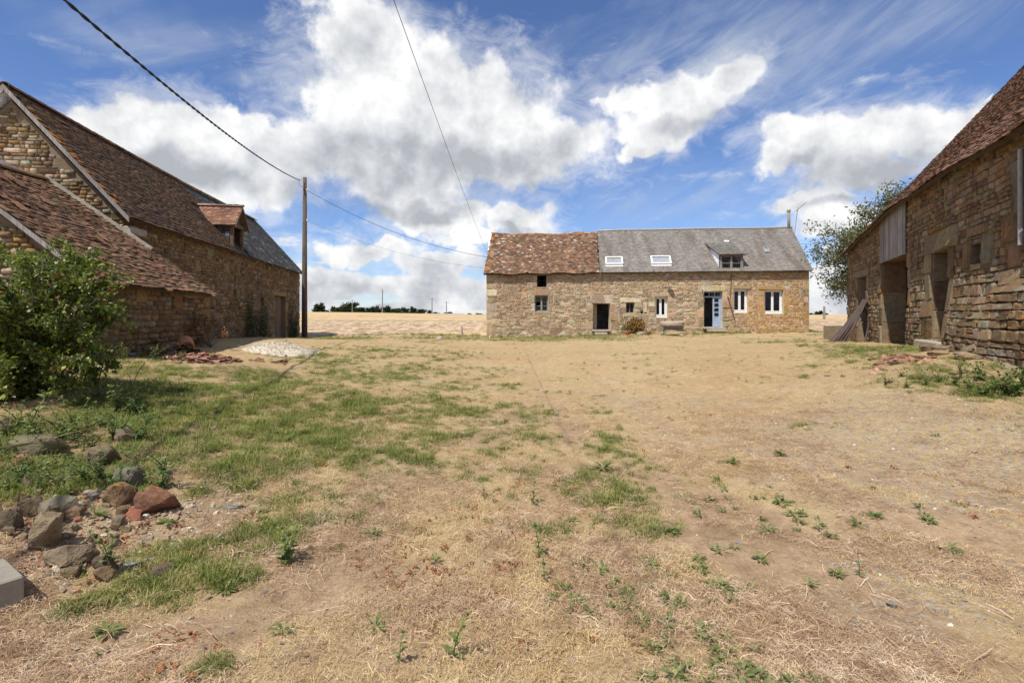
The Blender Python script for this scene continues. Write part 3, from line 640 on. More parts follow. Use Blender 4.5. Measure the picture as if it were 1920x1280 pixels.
SANDY = [(0.446, 0.343, 0.215), (0.406, 0.313, 0.195), (0.485, 0.388, 0.258), (0.356, 0.269, 0.172), (0.416, 0.298, 0.181), (0.465, 0.398, 0.286), (0.366, 0.254, 0.172), (0.327, 0.264, 0.191)]
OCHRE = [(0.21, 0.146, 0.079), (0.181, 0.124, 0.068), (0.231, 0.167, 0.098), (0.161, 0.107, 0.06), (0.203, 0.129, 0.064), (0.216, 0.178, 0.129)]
BROWN = [(0.222, 0.163, 0.098), (0.196, 0.133, 0.077), (0.241, 0.182, 0.113), (0.163, 0.109, 0.066), (0.208, 0.136, 0.077), (0.235, 0.2, 0.142)]
CLAY = [(0.244, 0.128, 0.075), (0.212, 0.109, 0.066), (0.285, 0.164, 0.099), (0.176, 0.098, 0.064), (0.265, 0.158, 0.099), (0.143, 0.098, 0.066), (0.318, 0.219, 0.14)]
CLAY_D = [(0.116, 0.065, 0.036), (0.095, 0.057, 0.034), (0.136, 0.077, 0.04), (0.081, 0.052, 0.033), (0.15, 0.089, 0.046)]
CLAY_A = [(0.23, 0.121, 0.067), (0.197, 0.102, 0.06), (0.27, 0.153, 0.087), (0.165, 0.093, 0.055), (0.14, 0.089, 0.055), (0.254, 0.163, 0.094)]
SLATES = [(0.193, 0.176, 0.162), (0.213, 0.192, 0.174), (0.174, 0.16, 0.15), (0.226, 0.202, 0.179), (0.203, 0.176, 0.153)]
SLATES_D = [(0.053, 0.053, 0.054), (0.044, 0.044, 0.047), (0.061, 0.06, 0.06), (0.072, 0.069, 0.065)]

# ------------------------------------------------------------------ farmhouse
HY = 30.0
def hx(px): return (px-960)*HY/FPX
def hz(py): return EYE+(HZ-py)*HY/FPX
def farmhouse():
    rg = np.random.default_rng(3)
    root = empty('farmhouse', (8, HY, 0.3), 'long stone farmhouse with half clay tile, half grey slate roof and blue door', 'house')
    w = Wall((hx(912), HY), (1, 0), (0, -1), hx(1517)-hx(912)); U = lambda px: hx(px)-hx(912)
    top = lambda u: 3.98+0.11*min(max(u/w.L, 0), 1)
    O = {k: (U(a), U(b), hz(d), hz(c)) for k, (a, b, c, d) in dict(hatch=(1007, 1025, 515.5, 538), oldwin=(1003, 1028, 554, 584), doorway=(1112, 1144, 569, 618), smallwin=(1174, 1190, 567, 587), hole=(1201, 1206, 583.5, 588),
         win1=(1228, 1252, 556, 595), door=(1320, 1355, 546, 613), win2=(1375, 1403, 542, 586), win3=(1433, 1469, 543, 588)).items()}
    ops = list(O.values())
    wall = link('wall', slab(w, 0.55, ops, -0.3, top), MORTAR, root)
    big = []                                                       # quoins, lintels, sills, jamb blocks
    z = 0.1; i = 0
    while z < 3.9:
        h = rg.uniform(0.32, 0.55); L = (0.62, 0.36)[i % 2]*rg.uniform(0.85, 1.15); big.append((0.0, L, z, min(z+h, 3.95))); big.append((w.L-L*0.8, w.L, z, min(z+h, 4.0))); z += h; i += 1
    def surround(o, lint=0.28, ext=0.28, sill=0.0, jw=(0.24, 0.42), nj=3):
        big.append((o[0]-ext, o[1]+ext, o[3], o[3]+lint))
        if sill: big.append((o[0]-ext*0.5, o[1]+ext*0.5, o[2]-sill, o[2]))
        zz = np.linspace(o[2], o[3], nj+1)
        for a, b in zip(zz[:-1], zz[1:]):
            big.append((o[0]-rg.uniform(*jw), o[0], a, b)); big.append((o[1], o[1]+rg.uniform(*jw), a, b))
    surround(O['hatch'], 0.0001, 0.2, 0.10, (0.2, 0.35), 2); surround(O['oldwin'], 0.36, 0.14, 0.22, (0.12, 0.4), 2); surround(O['doorway'], 0.55, 0.1, 0, (0.28, 0.6), 3); surround(O['smallwin'], 0.3, 0.35, 0.22, (0.28, 0.5), 2)
    surround(O['win1'], 0.2, 0.2, 0.0, (0.26, 0.40), 4); surround(O['door'], 0.30, 0.22, 0, (0.22, 0.40), 4); surround(O['win2'], 0.22, 0.2, 0, (0.22, 0.36), 4); surround(O['win3'], 0.24, 0.4, 0, (0.3, 0.42), 4)
    for (a, b, c, d) in [(1206, 1214, 588, 611), (1206, 1213, 566, 586), (1163, 1172, 590, 609), (1100, 1111, 590, 617), (1206, 1216, 514, 535), (1126, 1132, 515, 537), (1150, 1156, 516, 533), (1030, 1060, 612, 630), (915, 940, 615, 633), (978, 990, 545, 560), (1190, 1203, 545, 563)]:
        big.append((U(a), U(b), hz(d), hz(c)))
    # drop big stones that collide with openings or one another
    keep = []
    for r in big:
        r = list(r)
        if r[3]-r[2] < 0.02: continue
        bad = any(min(r[1], o[1])-max(r[0], o[0]) > 0.01 and min(r[3], o[3])-max(r[2], o[2]) > 0.01 for o in ops+keep)
        if not bad: keep.append(tuple(r))
    bg = np.array(keep)+np.array([0.008, -0.008, 0.008, -0.008])
    V = stone_verts(w, bg, rg, (0.012, 0.028), 0.010, None, 0.10, 0.0); cols = stone_cols(len(bg), rg, SANDY, 0.14)
    lay_stones(w, V, cols, STONE_H, wall, 400, 'dressed_stone')
    rc = courses(w, 0.05, top, ops+keep, (0.052, 0.115), (0.11, 0.30), rg, 0.016)
    V = stone_verts(w, rc, rg, (0.004, 0.030), 0.010); cols = stone_cols(len(rc), rg, SANDY, 0.15)
    lf = np.clip(1-np.abs((rc[:, 0]+rc[:, 1])/2-1.8)/1.8, 0, 1)[:, None]*np.clip((rc[:, 2:3]-0.9), 0, 1)*0.45; cols = cols*(1-lf)+np.array([0.30, 0.17, 0.105])*lf*(1+rg.normal(0, .25, (len(rc), 1)))
    lay_stones(w, V, np.clip(cols, .02, .8), STONE_H, wall, 250, 'stone')
    # gables, back wall
    X0, X1, YB, YR = hx(912), hx(1517), 36.4, 33.2
    for x, s in ((X0, 1), (X1-0.5, 1)):
        z1 = 4.0; link('gable_wall', prism([(x, HY+0.553, -0.3), (x, YB-0.003, -0.3), (x, YB-0.003, z1), (x, YR, 6.55), (x, HY+0.553, z1+0.25)], (0.5, 0, 0)), STONE_H, root)
    MB().box((X0+.003, YB, -0.3), (X1-X0-.006, 0, 0), (0, 0.5, 0), (0, 0, 4.25)).build('back_wall', STONE_H, root)
    MB().box((hx(1114), 30.6, -0.2), (0.25, 0, 0), (0, 5.7, 0), (0, 0, 4.1)).build('inner_wall', MORTAR, root)
    MB().box((X0+.6, 30.6, 2.95), (X1-X0-1.2, 0, 0), (0, 5.7, 0), (0, 0, 0.15)).build('loft_floor', WOOD_D, root)
    # roof: tiled end and slate end
    EY = HY-0.28
    def sagT(S, T): return 0.07*np.sin(S*9)*T*(1-T)*2-0.10*np.sin(np.pi*S)*T+0.035*np.sin(S*21)*(1-T)+0.03*np.sin(S*17+1)*T
    rt = Roof((-1.67, EY, 3.88), (5.06, EY, 3.95), (-1.31, YR, 6.79), (5.50, YR, 6.90), sagT)
    dk = rt.deck(WOOD_D, root, 0.07, 'roof', label='reddish brown clay tile roof slope')
    def tc(ST, rg):
        n = len(ST); c = stone_cols(n, rg, CLAY, 0.18); k = (rg.random(n) < 0.022+0.10*ST[:, 1]*(ST[:, 0] < 0.25))[:, None]; c = np.where(k, np.array([0.52, 0.46, 0.40])*(1+rg.normal(0, .1, (n, 1))), c)
        o = (rg.random(n) < 0.5*np.clip(1-ST[:, 0]*14, 0, 1)+0.3*np.clip(ST[:, 1]*10-9, 0, 1))[:, None]; return np.clip(np.where(o, np.array([0.45, 0.20, 0.07]), c), 0.02, 0.7)
    rt.tiles(TILE, dk, 0.125, 0.165, 0.022, rg, CLAY, 120, 'tile', 'roof_tiles', jit=1.0, slip=0.03, colfn=tc)
    ridge_caps(dk, rt.at(0.0, 1.0)+np.array([0, 0, .03]), rt.at(1.0, 1.0)+np.array([0, 0, .03]), TILE, rg, 0.4, 0.10, ((0.42, 0.20, 0.10), (0.34, 0.17, 0.10), (0.45, 0.38, 0.30)), sagf=lambda t: -0.10*math.sin(math.pi*t)+0.03*(math.sin(t*17+1)-math.sin(1)))
    def sagS(S, T): return 0.05*np.sin(np.clip(S*2.2, 0, 1)*np.pi/2)*T+0.012*np.sin(S*14)*T
    rs = Roof((5.09, EY, 3.98), (17.50, EY, 4.10), (5.53, YR, 6.93), (18.15, YR, 7.10), sagS)
    dk2 = rs.deck(WOOD_D, root, 0.06, 'roof', label='weathered grey slate roof slope')
    def inv(px, py):                                               # parameters of the slate plane under a pixel
        best = None
        S, T = np.meshgrid(np.linspace(0, 1, 240), np.linspace(0, 1, 120)); p = rs.at(S, T); X = 960+FPX*p[..., 0]/p[..., 1]; Yp = HZ-FPX*(p[..., 2]-EYE)/p[..., 1]
        i = np.argmin((X-px)**2+(Yp-py)**2); return S.ravel()[i], T.ravel()[i]
    holes = []; wins = []
    for (a, b, c, d) in ((1135, 1169, 484, 498), (1221, 1259, 482, 497), (1433, 1443, 465, 474)):
        s0, t0 = inv(a, d); s1, _ = inv(b, d); _, t1 = inv(a, c); wins.append((s0, s1, t0, t1)); holes.append((s0, s1, t0-0.05, t1))
    dS0, dT0 = inv(1348, 508); dS1, _ = inv(1391, 508); dx0, dx1 = 12.13, 13.50
    dT1 = 0.66
    def blk(S, T):
        p = rs.at(S, T); return (p[:, 0] > dx0-0.02) & (p[:, 0] < dx1+0.02) & (p[:, 1] > 29.85) & (p[:, 1] < 31.9)
    rs.tiles(SLATE, dk2, 0.105, 0.18, 0.008, rg, SLATES, 60, 'slate', 'roof_slates', holes=holes, jit=0.6, slip=0.006, thick=0.9, blocked=blk, cj=0.08)
    a, b = rs.at(0.0, 1.0), rs.at(1.0, 1.0); rr = [rs.at(t, 1.0)+np.array([0, 0, 0.03]) for t in np.linspace(0, 1, 14)]
    MB().tube(rr, 0.075, 8).build('ridge_flashing', METAL, dk2, True)
    for e, r in (((-1.64, YB+.35, 3.9), (-1.31, YR, 6.77)),):
        pass
    for (x0, x1, x2, x3, z, zr0, zr1, mt) in ((-1.67, 5.06, -1.31, 5.5, 3.9, 6.76, 6.87, TILE), (5.09, 17.5, 5.53, 18.15, 4.0, 6.9, 7.07, SLATE)):
        link('back_roof', prism([(x0, YB+.7, z-.2), (x1, YB+.7, z-.2), (x3, YR+.01, zr1), (x2, YR+.01, zr0)], (0, 0, -0.09)), mt, root)
    # roof windows
    for k, (s0, s1, t0, t1) in enumerate(wins):
        small = k == 2; fr = 0.05 if small else 0.09; ht = 0.05 if small else 0.11
        c = rs.at((s0+s1)/2, (t0+t1)/2); wt = link('roof_window', bpy.data.meshes.new('roof_window'), None, root) if False else None
        p00, p10, p01, p11 = rs.at(s0, t0), rs.at(s1, t0), rs.at(s0, t1), rs.at(s1, t1); u = p10-p00; v = p01-p00; Lu, Lv = np.linalg.norm(u), np.linalg.norm(v); u /= Lu; v /= Lv; n = rs.n
        mb = MB(); o = p00-n*0.03; H = n*(ht+0.05)
        mb.box(o, u*Lu, v*fr, H); mb.box(o+v*(Lv-fr), u*Lu, v*fr, H); mb.box(o+v*fr, u*fr, v*(Lv-2*fr), H); mb.box(o+u*(Lu-fr)+v*fr, u*fr, v*(Lv-2*fr), H)
        f = mb.build('roof_window', CREAM if not small else METAL, dk2 if False else root, label=('small metal framed skylight', )[0] if small else 'pale framed skylight in the slates')
        MB().box(o+u*fr+v*fr+n*(ht*0.6), u*(Lu-2*fr), v*(Lv-2*fr), n*0.012).build('pane', SKYPANE, f)
        MB().box(o+u*fr*0.5+v*fr*0.5+n*0.0, u*(Lu-fr), v*(Lv-fr), n*0.006).build('blind', METAL if small else CEMENT, f)
        if not small: MB().box(o-v*0.11+n*0.045, u*Lu, v*0.105, n*0.008).build('flashing', LEAD, f)
    # shed dormer
    dm = link('dormer', prism([(dx0, 29.93, 4.10), (dx0, 31.75, 5.72), (dx0, 29.93, 5.06)], (0.06, 0, 0)), SLATE_D, root, label='low shed dormer with slate roof and four pane window')
    link('dormer_cheek', prism([(dx1-.06, 29.93, 4.10), (dx1-.06, 31.75, 5.72), (dx1-.06, 29.93, 5.06)], (0.06, 0, 0)), SLATE_D, dm)
    dr = Roof((dx0-0.12, 29.70, 5.04), (dx1+0.16, 29.70, 5.05), (dx0-0.12, 32.18, 6.12), (dx1+0.16, 32.18, 6.14))
    ddk = dr.deck(WOOD_B, dm, 0.05, 'dormer_roof'); dr.tiles(SLATE, ddk, 0.11, 0.20, 0.006, rg, [(0.17, .16, .145), (.15, .145, .13), (.19, .175, .155)], 0, jit=0.6, thick=0.8)
    mb = MB(); y = 29.90
    mb.box((dx0, y, 4.06), (dx1-dx0, 0, 0), (0, .12, 0), (0, 0, .09)); mb.box((dx0, y, 4.92), (dx1-dx0, 0, 0), (0, .12, 0), (0, 0, .12))
    for x, ww in ((dx0, .14), (dx1-.14, .14), ((dx0+dx1)/2-.06, .12)): mb.box((x, y-.004, 4.15), (ww, 0, 0), (0, .12, 0), (0, 0, .77))
    fr = mb.build('window_frame', WOOD_G, dm)
    for x0 in (dx0+.14, (dx0+dx1)/2+.06):
        ww = (dx1-dx0)/2-.20
        MB().box((x0, y+.03, 4.53), (ww, 0, 0), (0, .05, 0), (0, 0, .03)).build('glazing_bar', WOOD_G, dm)
        for zz in (4.15, 4.56): MB().box((x0, y+.06, zz), (ww, 0, 0), (0, .008, 0), (0, 0, .37 if zz > 4.3 else .38)).build('pane', GLASS, dm)
    for k in range(12):                                             # stepped lead soakers down the left cheek
        t = k/11; yy = 29.95+1.75*t; zz = 4.12+0.876*(yy-29.95)+0.03
        MB().box((dx0-.075, yy-.02, zz), (.07, 0, 0), (0, .05, .042), (0, -.012, .014)).build('flashing_step', LEAD, dm)
    MB().box((13.3, 32.0, 6.08), (.28, 0, 0), (0, .12, .10), (0, -.012, .02)).build('flashing_step', LEAD, dm)
    # white windows
    def window(o, name='window', mat=WHITE, lab=None, sill=True):
        y0 = HY+0.20; a, b, c, d = o; a += w.O[0]; b += w.O[0]; f = 0.075
        mb = MB(); mb.box((a, y0, c), (b-a, 0, 0), (0, .07, 0), (0, 0, .11)); mb.box((a, y0, d-.07), (b-a, 0, 0), (0, .07, 0), (0, 0, .07)); mb.box((a, y0, c+.11), (f, 0, 0), (0, .07, 0), (0, 0, d-c-.18)); mb.box((b-f, y0, c+.11), (f, 0, 0), (0, .07, 0), (0, 0, d-c-.18))
        f0 = mb.build(name, mat, root, label=lab)
        m = (a+b)/2; s = 0.062
        for (p, q) in ((a+f, m-.004), (m+.004, b-f)):
            mb = MB(); yy = y0-.018; z0, z1 = c+.105, d-.065
            mb.box((p, yy, z0), (q-p, 0, 0), (0, .05, 0), (0, 0, s)); mb.box((p, yy, z1-s), (q-p, 0, 0), (0, .05, 0), (0, 0, s)); mb.box((p, yy, z0+s), (s, 0, 0), (0, .05, 0), (0, 0, z1-z0-2*s)); mb.box((q-s, yy, z0+s), (s, 0, 0), (0, .05, 0), (0, 0, z1-z0-2*s))
            sh = mb.build('casement', mat, f0); MB().box((p+s, yy+.02, z0+s), (q-p-2*s, 0, 0), (0, .012, 0), (0, 0, z1-z0-2*s)).build('pane', GLASS, f0)
        if sill: MB().box((a-.02, HY+.01, c-.035), (b-a+.04, 0, 0), (0, .2, 0), (0, 0, .034)).build('sill', WHITE, f0)
    for k in ('win1', 'win2', 'win3'): window(O[k])
    # old wooden window with a broken pane
    a, b, c, d = O['oldwin']; a += w.O[0]; b += w.O[0]; y0 = HY+.16; mb = MB()
    mb.box((a, y0, c), (b-a, 0, 0), (0, .07, 0), (0, 0, .07)); mb.box((a, y0, d-.07), (b-a, 0, 0), (0, .07, 0), (0, 0, .07))
    for x, ww in ((a, .07), (b-.07, .07), ((a+b)/2-.05, .10)): mb.box((x, y0+.003, c+.07), (ww, 0, 0), (0, .064, 0), (0, 0, d-c-.14))
    ow = mb.build('window', WOOD_G, root, label='old grey wooden window with small panes'); m = (a+b)/2
    for (p, q) in ((a+.07, m-.05), (m+.05, b-.07)):
        for j in range(3):
            z0 = c+.07+(d-c-.14)*j/3
            if j: MB().box((p, y0+.02, z0-.012), (q-p, 0, 0), (0, .03, 0), (0, 0, .024)).build('glazing_bar', WOOD_G, ow)
            if not (p < m-.2 and j == 1): MB().box((p, y0+.032, z0+.012), (q-p, 0, 0), (0, .006, 0), (0, 0, (d-c-.14)/3-.024)).build('pane', GLASS_G, ow)
    a, b, c, d = O['smallwin']; a += w.O[0]; b += w.O[0]; mb = MB()
    mb.box((a, y0, c), (b-a, 0, 0), (0, .05, 0), (0, 0, .05)); mb.box((a, y0, d-.05), (b-a, 0, 0), (0, .05, 0), (0, 0, .05)); mb.box((a, y0, c+.05), (.05, 0, 0), (0, .05, 0), (0, 0, d-c-.1)); mb.box((b-.05, y0, c+.05), (.05, 0, 0), (0, .05, 0), (0, 0, d-c-.1)); mb.box(((a+b)/2-.015, y0, c+.05), (.03, 0, 0), (0, .05, 0), (0, 0, d-c-.1))
    sw = mb.build('window', WOOD_G, root, label='tiny window with dusty grey pane'); MB().box((a+.05, y0+.02, c+.05), (b-a-.1, 0, 0), (0, .006, 0), (0, 0, d-c-.1)).build('pane', GLASS_G, sw)
    # blue half-open door with transom
    a, b, c, d = O['door']; a += w.O[0]; b += w.O[0]; y0 = HY+.22; mb = MB(); tz = d-.36
    mb.box((a, y0, c), (.05, 0, 0), (0, .08, 0), (0, 0, d-c)); mb.box((b-.05, y0, c), (.05, 0, 0), (0, .08, 0), (0, 0, d-c)); mb.box((a+.05, y0, d-.07), (b-a-.1, 0, 0), (0, .08, 0), (0, 0, .07)); mb.box((a+.05, y0-.01, tz), (b-a-.1, 0, 0), (0, .09, 0), (0, 0, .08))
    dr_ = mb.build('door', BLUE, root, label='faded blue door, one glazed leaf shut and one open')
    for k in range(3):
        x = a+.05+(b-a-.1)*k/3
        if k: MB().box((x-.02, y0+.01, tz+.08), (.04, 0, 0), (0, .05, 0), (0, 0, d-.07-tz-.08)).build('glazing_bar', BLUE, dr_)
        MB().box((x+.02, y0+.03, tz+.08), ((b-a-.1)/3-.04, 0, 0), (0, .008, 0), (0, 0, d-.07-tz-.08)).build('pane', GLASS, dr_)
    lx0 = b-.05-.44; lx1 = b-.05; mb = MB(); yl = y0+.01
    mb.box((lx0, yl, c+.02), (.09, 0, 0), (0, .05, 0), (0, 0, tz-c-.02)); mb.box((lx1-.09, yl, c+.02), (.09, 0, 0), (0, .05, 0), (0, 0, tz-c-.02)); zz = [c+.02, c+.62]+[c+.62+(tz-c-.62)*k/4 for k in (1, 2, 3, 4)]
    mb.box((lx0+.09, yl, c+.02), (.26, 0, 0), (0, .05, 0), (0, 0, .12)); mb.box((lx0+.09, yl+.012, c+.14), (.26, 0, 0), (0, .03, 0), (0, 0, .42))
    for q in zz[1:]: mb.box((lx0+.09, yl, q-.06), (.26, 0, 0), (0, .05, 0), (0, 0, .06))
    lf = mb.build('door_leaf', BLUE, dr_)
    for p, q in zip(zz[1:-1], zz[2:]): MB().box((lx0+.09, yl+.02, p), (.26, 0, 0), (0, .008, 0), (0, 0, q-p-.06)).build('pane', GLASS, dr_)
    MB().tube([(lx0+.045, yl-.05, c+1.02), (lx0+.045, yl, c+1.02)], .018).build('handle', METAL, dr_)
    ol = MB().box((a+.06, y0+.09, c+.02), (.045, 0, 0), (.04, .50, 0), (0, 0, tz-c-.04)).build('door_leaf', BLUE, dr_, label='inner leaf swung open')
    MB().box((a-.1, HY-.30, c-.10), (b-a+.2, 0, 0), (0, .62, 0), (0, 0, .098)).build('door_step', GRANITE, root, bevel=.015)
    MB().box((a+.05, HY-.62, c-.26), (b-a-.1, 0, 0), (0, .35, 0), (0, 0, .15)).build('door_step', GRANITE, root, bevel=.015)
    a, b, c, d = O['doorway']; a += w.O[0]; b += w.O[0]
    MB().box((a-.1, HY-.22, c-.10), (b-a+.1, 0, 0), (0, .6, 0), (0, 0, .10)).build('door_step', GRANITE, root, bevel=.02); MB().box((a+.05, HY-.5, c-.30), (b-a-.3, 0, 0), (0, .32, 0), (0, 0, .16)).build('door_step', GRANITE, root, bevel=.02)
    # chimney pipe, aerial, wall lamp
    x = 18.05-.1; cp = MB().tube([(x, 33.2, 6.95), (x, 33.2, 8.22)], .085, 12).build('flue_pipe', CONCRETE, root, True)
    MB().lathe((x, 33.2, 8.22), [(.12, 0), (.13, .05), (.12, .12), (.02, .14)], 12).build('cowl', METAL, cp)
    mb = MB(); xb = 18.75; mb.tube([(xb-.28, 33.6, 6.3), (xb, 33.6, 8.55)], .028, 6); ae = mb.build('aerial_mast', METAL, root)
    mb = MB(); mb.tube([(xb-.1, 33.6, 8.35), (xb+.42, 33.5, 8.85)], .025, 5)
    for k in range(5): q = k/4; p = np.array([xb-.05+.45*q, 33.6-.09*q, 8.40+.42*q]); mb.tube([p+np.array([-.02, -.32, .02]), p+np.array([.02, .32, -.02])], .014, 4)
    mb.build('aerial', METAL, ae)
    lx = hx(1246); mb = MB(); mb.tube([(lx, HY, hz(516)), (lx+.02, HY-.38, hz(514.5)), (lx+.03, HY-.5, hz(516.5))], .022, 6); la = mb.build('lamp_arm', RUST, root)
    MB().lathe((lx+.03, HY-.5, hz(519)), [(.17, 0), (.16, .02), (.05, .10), (.03, .14)], 14).build('lamp_shade', RUST, la)
    # dark slanting bars, a cable and wires around the door
    MB().tube([(hx(1364), HY-.05, hz(556)), (hx(1377), HY-.06, hz(600))], .03, 6).build('slanting_bar', RUST, root)
    MB().tube([(hx(1371), HY-.04, hz(512)), (hx(1369), HY-.04, hz(560))], .014, 5).build('wall_cable', CABLE, root)
    MB().tube([(hx(1316), HY-.05, hz(543)), (hx(1321), HY-.05, hz(566))], .025, 6).build('slanting_bar', RUST, root)
    for k, yy in enumerate((600, 577)): MB().tube([(hx(1355), HY-.04, hz(yy)), (hx(1374), HY-.04, hz(yy-1))], .016, 5).build('vine_wire', WOOD_B, root)
farmhouse()

# ------------------------------------------------------------------ left barn with its lean-to, right barn
def uof(w, px): a = (px-960)/FPX; return (a*w.O[1]-w.O[0])/(w.U[0]-a*w.U[1])
def zof(w, px, py): u = uof(w, px); return EYE+(HZ-py)*(w.O[1]+w.U[1]*u)/FPX
LU = np.array([-0.1524, 0.9883, 0]); LN = np.array([0.9883, 0.1524, 0]); LI = -LN
def board(mb, a, b, h, th, side):
    """plank from a to b, height h downwards, thickness th along side"""
    a, b, side = map(np.asarray, (a, b, side)); mb.box(a-np.array([0, 0, h]), b-a, np.array([0, 0, h]), side*th)
def plank_door(parent, p0, u, n, W, H, mat, rg, lab, npl=5):
    root = MB().box(p0+u*0.02-n*0.05, u*(W-.04), (0, 0, H-.02), -n*.02).build('door', mat, parent, label=lab)
    pw = W/npl
    for k in range(npl): MB().box(p0+u*(k*pw+.006)-n*(.046+rg.uniform(0, .008)), u*(pw-.012), (0, 0, H-rg.uniform(.0, .05)), n*.03, np.full(3, rg.uniform(.75, 1.2))).build('plank', mat, root)
    return root
def left_barn():
    rg = np.random.default_rng(21); C0 = np.array([-10.1, 13.3, 0]); L = 17.75; HWD = 2.55; EZ = 4.0
    root = empty('stone_barn', (-12, 22, 0.5), 'tall ochre stone barn, clay tile and dark slate roof with gabled hayloft dormer', 'barn')
    w = Wall(C0, LU, LN, L); top = lambda u: 4.16
    def rect(a, b, c, d): u0, u1 = uof(w, a), uof(w, b); m = (a+b)/2; return (u0, u1, zof(w, m, d), zof(w, m, c))
    slit = rect(437, 442.5, 542, 556); slit2 = rect(488, 495, 558, 574); door = list(rect(515, 535, 555, 640)); door[2] = 0.12
    dm0, dm1 = uof(w, 436), uof(w, 456); hatch = (dm0+.08, dm1-.08, 3.72, 5.3)
    ops = [slit, slit2, tuple(door), (dm0+.05, dm1-.05, 3.80, 9)]
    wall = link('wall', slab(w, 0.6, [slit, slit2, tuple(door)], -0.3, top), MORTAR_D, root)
    big = [(door[0]-.3, door[1]+.35, door[3], door[3]+.22), (slit[0]-.32, slit[0], slit[2]-.05, slit[3]+.05), (slit[1], slit[1]+.38, slit[2]-.05, slit[3]+.05), (4.1, 4.5, 3.0, 3.3), (8.6, 9.2, 2.2, 2.5), (5.0, 5.5, 3.62, 3.95)]
    z = door[2]
    while z < door[3]-.2:
        h = rg.uniform(.3, .5); big += [(door[0]-rg.uniform(.3, .55), door[0], z, min(z+h, door[3])), (door[1], door[1]+rg.uniform(.25, .5), z, min(z+h, door[3]))]; z += h
    for k in range(10): big.append((L-rg.uniform(.35, .7), L, .1+k*.39, .47+k*.39)); big.append((0, rg.uniform(.35, .65), .2+k*.39, .57+k*.39))
    big = [b for b in big if b[3] < 4.16 and b[3]-b[2] > .08]
    V = stone_verts(w, np.array(big)+np.array([.006, -.006, .006, -.006]), rg, (.012, .03), .012, None, .12, 0.0)
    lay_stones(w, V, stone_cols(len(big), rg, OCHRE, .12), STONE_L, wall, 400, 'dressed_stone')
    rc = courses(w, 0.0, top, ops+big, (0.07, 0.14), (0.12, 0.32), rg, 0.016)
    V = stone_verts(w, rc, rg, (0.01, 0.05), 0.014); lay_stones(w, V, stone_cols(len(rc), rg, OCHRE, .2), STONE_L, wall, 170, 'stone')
    # near gable
    gw = Wall(C0-LN*2*HWD, LN, -LU, 2*HWD); sl = 1.12
    gtop = lambda u: 4.02+sl*(HWD-abs(u-HWD))-0.06
    gme = prism([gw.p(0, -.3), gw.p(2*HWD-.01, -.3), gw.p(2*HWD-.01, 4.05), gw.p(HWD, 4.05+sl*HWD), gw.p(0, 4.05)], LU*0.55+np.array([0, 0, 0]))
    gable = link('gable_wall', gme, MORTAR_D, root, label='sunlit gable of rounded ochre stones')
    rc = courses(gw, 1.2, gtop, [], (0.065, 0.125), (0.10, 0.27), rg, 0.016, HWD-1.2, 2*HWD)
    V = stone_verts(gw, rc, rg, (0.012, 0.055), 0.016); lay_stones(gw, V, stone_cols(len(rc), rg, OCHRE+[(0.36, 0.30, 0.21)], .2), STONE_L, gable, 120, 'stone', sm=True)
    # far gable and back wall
    far = Wall(C0+LU*(L-.55)-LN*2*HWD, LN, -LU, 2*HWD)
    link('gable_wall', prism([far.p(0, -.3), far.p(2*HWD-.61, -.3), far.p(2*HWD-.61, 4.4), far.p(HWD, 3.9+sl*HWD), far.p(0, 4.05)], LU*0.54), MORTAR_D, root)
    a = C0-LN*2*HWD; MB().box(a+LU*.56+np.array([0, 0, -.3]), LU*(L-1.12), LN*.5, (0, 0, 4.35)).build('back_wall', MORTAR_D, root)
    # roof
    ov = 0.27; e0 = C0+LN*ov-LU*.22+np.array([0, 0, EZ]); e1 = C0+LU*(L+.2)+LN*ov+np.array([0, 0, EZ-.02]); rise = 3.20
    r0 = e0+LI*(HWD+ov)+np.array([0, 0, rise]); r1 = e1+LI*(HWD+ov)+np.array([0, 0, rise-.02]); f = 0.487
    sag = lambda S, T: -0.10*np.sin(np.pi*np.clip(S, 0, 1))*T**2-0.03*np.sin(S*17)*T*(1-T)
    m0, m1 = e0*(1-f)+e1*f, r0*(1-f)+r1*f
    rt = Roof(e0, m0, r0, m1, lambda S, T: sag(S*f, T)+0.01*np.sin(S*30)*(1-T)); dk = rt.deck(WOOD_D, root, .08, 'roof', label='dark weathered clay tile roof slope')
    inD = lambda p: ((p-C0)@LU > dm0-.16) & ((p-C0)@LU < dm1+.16) & (((p-C0)@LN) > -1.45)
    def tc(ST, rg):
        n = len(ST); c = stone_cols(n, rg, CLAY_D, .13); k = (rg.random(n) < .35*np.clip(1-ST[:, 0]*20, 0, 1))[:, None]; return np.where(k, np.array([.40, .17, .045]), c)
    rt.tiles(TILE_D, dk, 0.12, 0.17, 0.022, rg, CLAY_D, 200, 'tile', 'roof_tiles', jit=0.8, slip=.02, colfn=tc, blocked=lambda S, T: inD(rt.at(S, T)))
    rs = Roof(m0+LU*.004, e1, m1+LU*.004, r1, lambda S, T: sag(f+S*(1-f), T)); dk2 = rs.deck(WOOD_D, root, .07, 'roof', label='dark slate roof slope with lichen')
    def sc(ST, rg):
        n = len(ST); c = stone_cols(n, rg, SLATES_D, .2); k = ((rg.random(n) < .05) & (ST[:, 1] < .6))[:, None]; return np.where(k, np.array([.20, .21, .20])*(1+rg.normal(0, .2, (n, 1))), c)
    rs.tiles(SLATE_D, dk2, 0.12, 0.21, 0.006, rg, SLATES_D, 40, 'slate', 'roof_slates', jit=.8, thick=.9, colfn=sc, blocked=lambda S, T: inD(rs.at(S, T)))
    ridge_caps(dk, rt.at(0., 1.)+np.array([0, 0, .03]), rt.at(1., 1.)+np.array([0, 0, .05]), TILE_D, rg, .36, .115, ((.24, .14, .08), (.30, .16, .07), (.18, .12, .09)), sagf=lambda t: -.10*math.sin(math.pi*t*f)+.10*t*math.sin(math.pi*f))
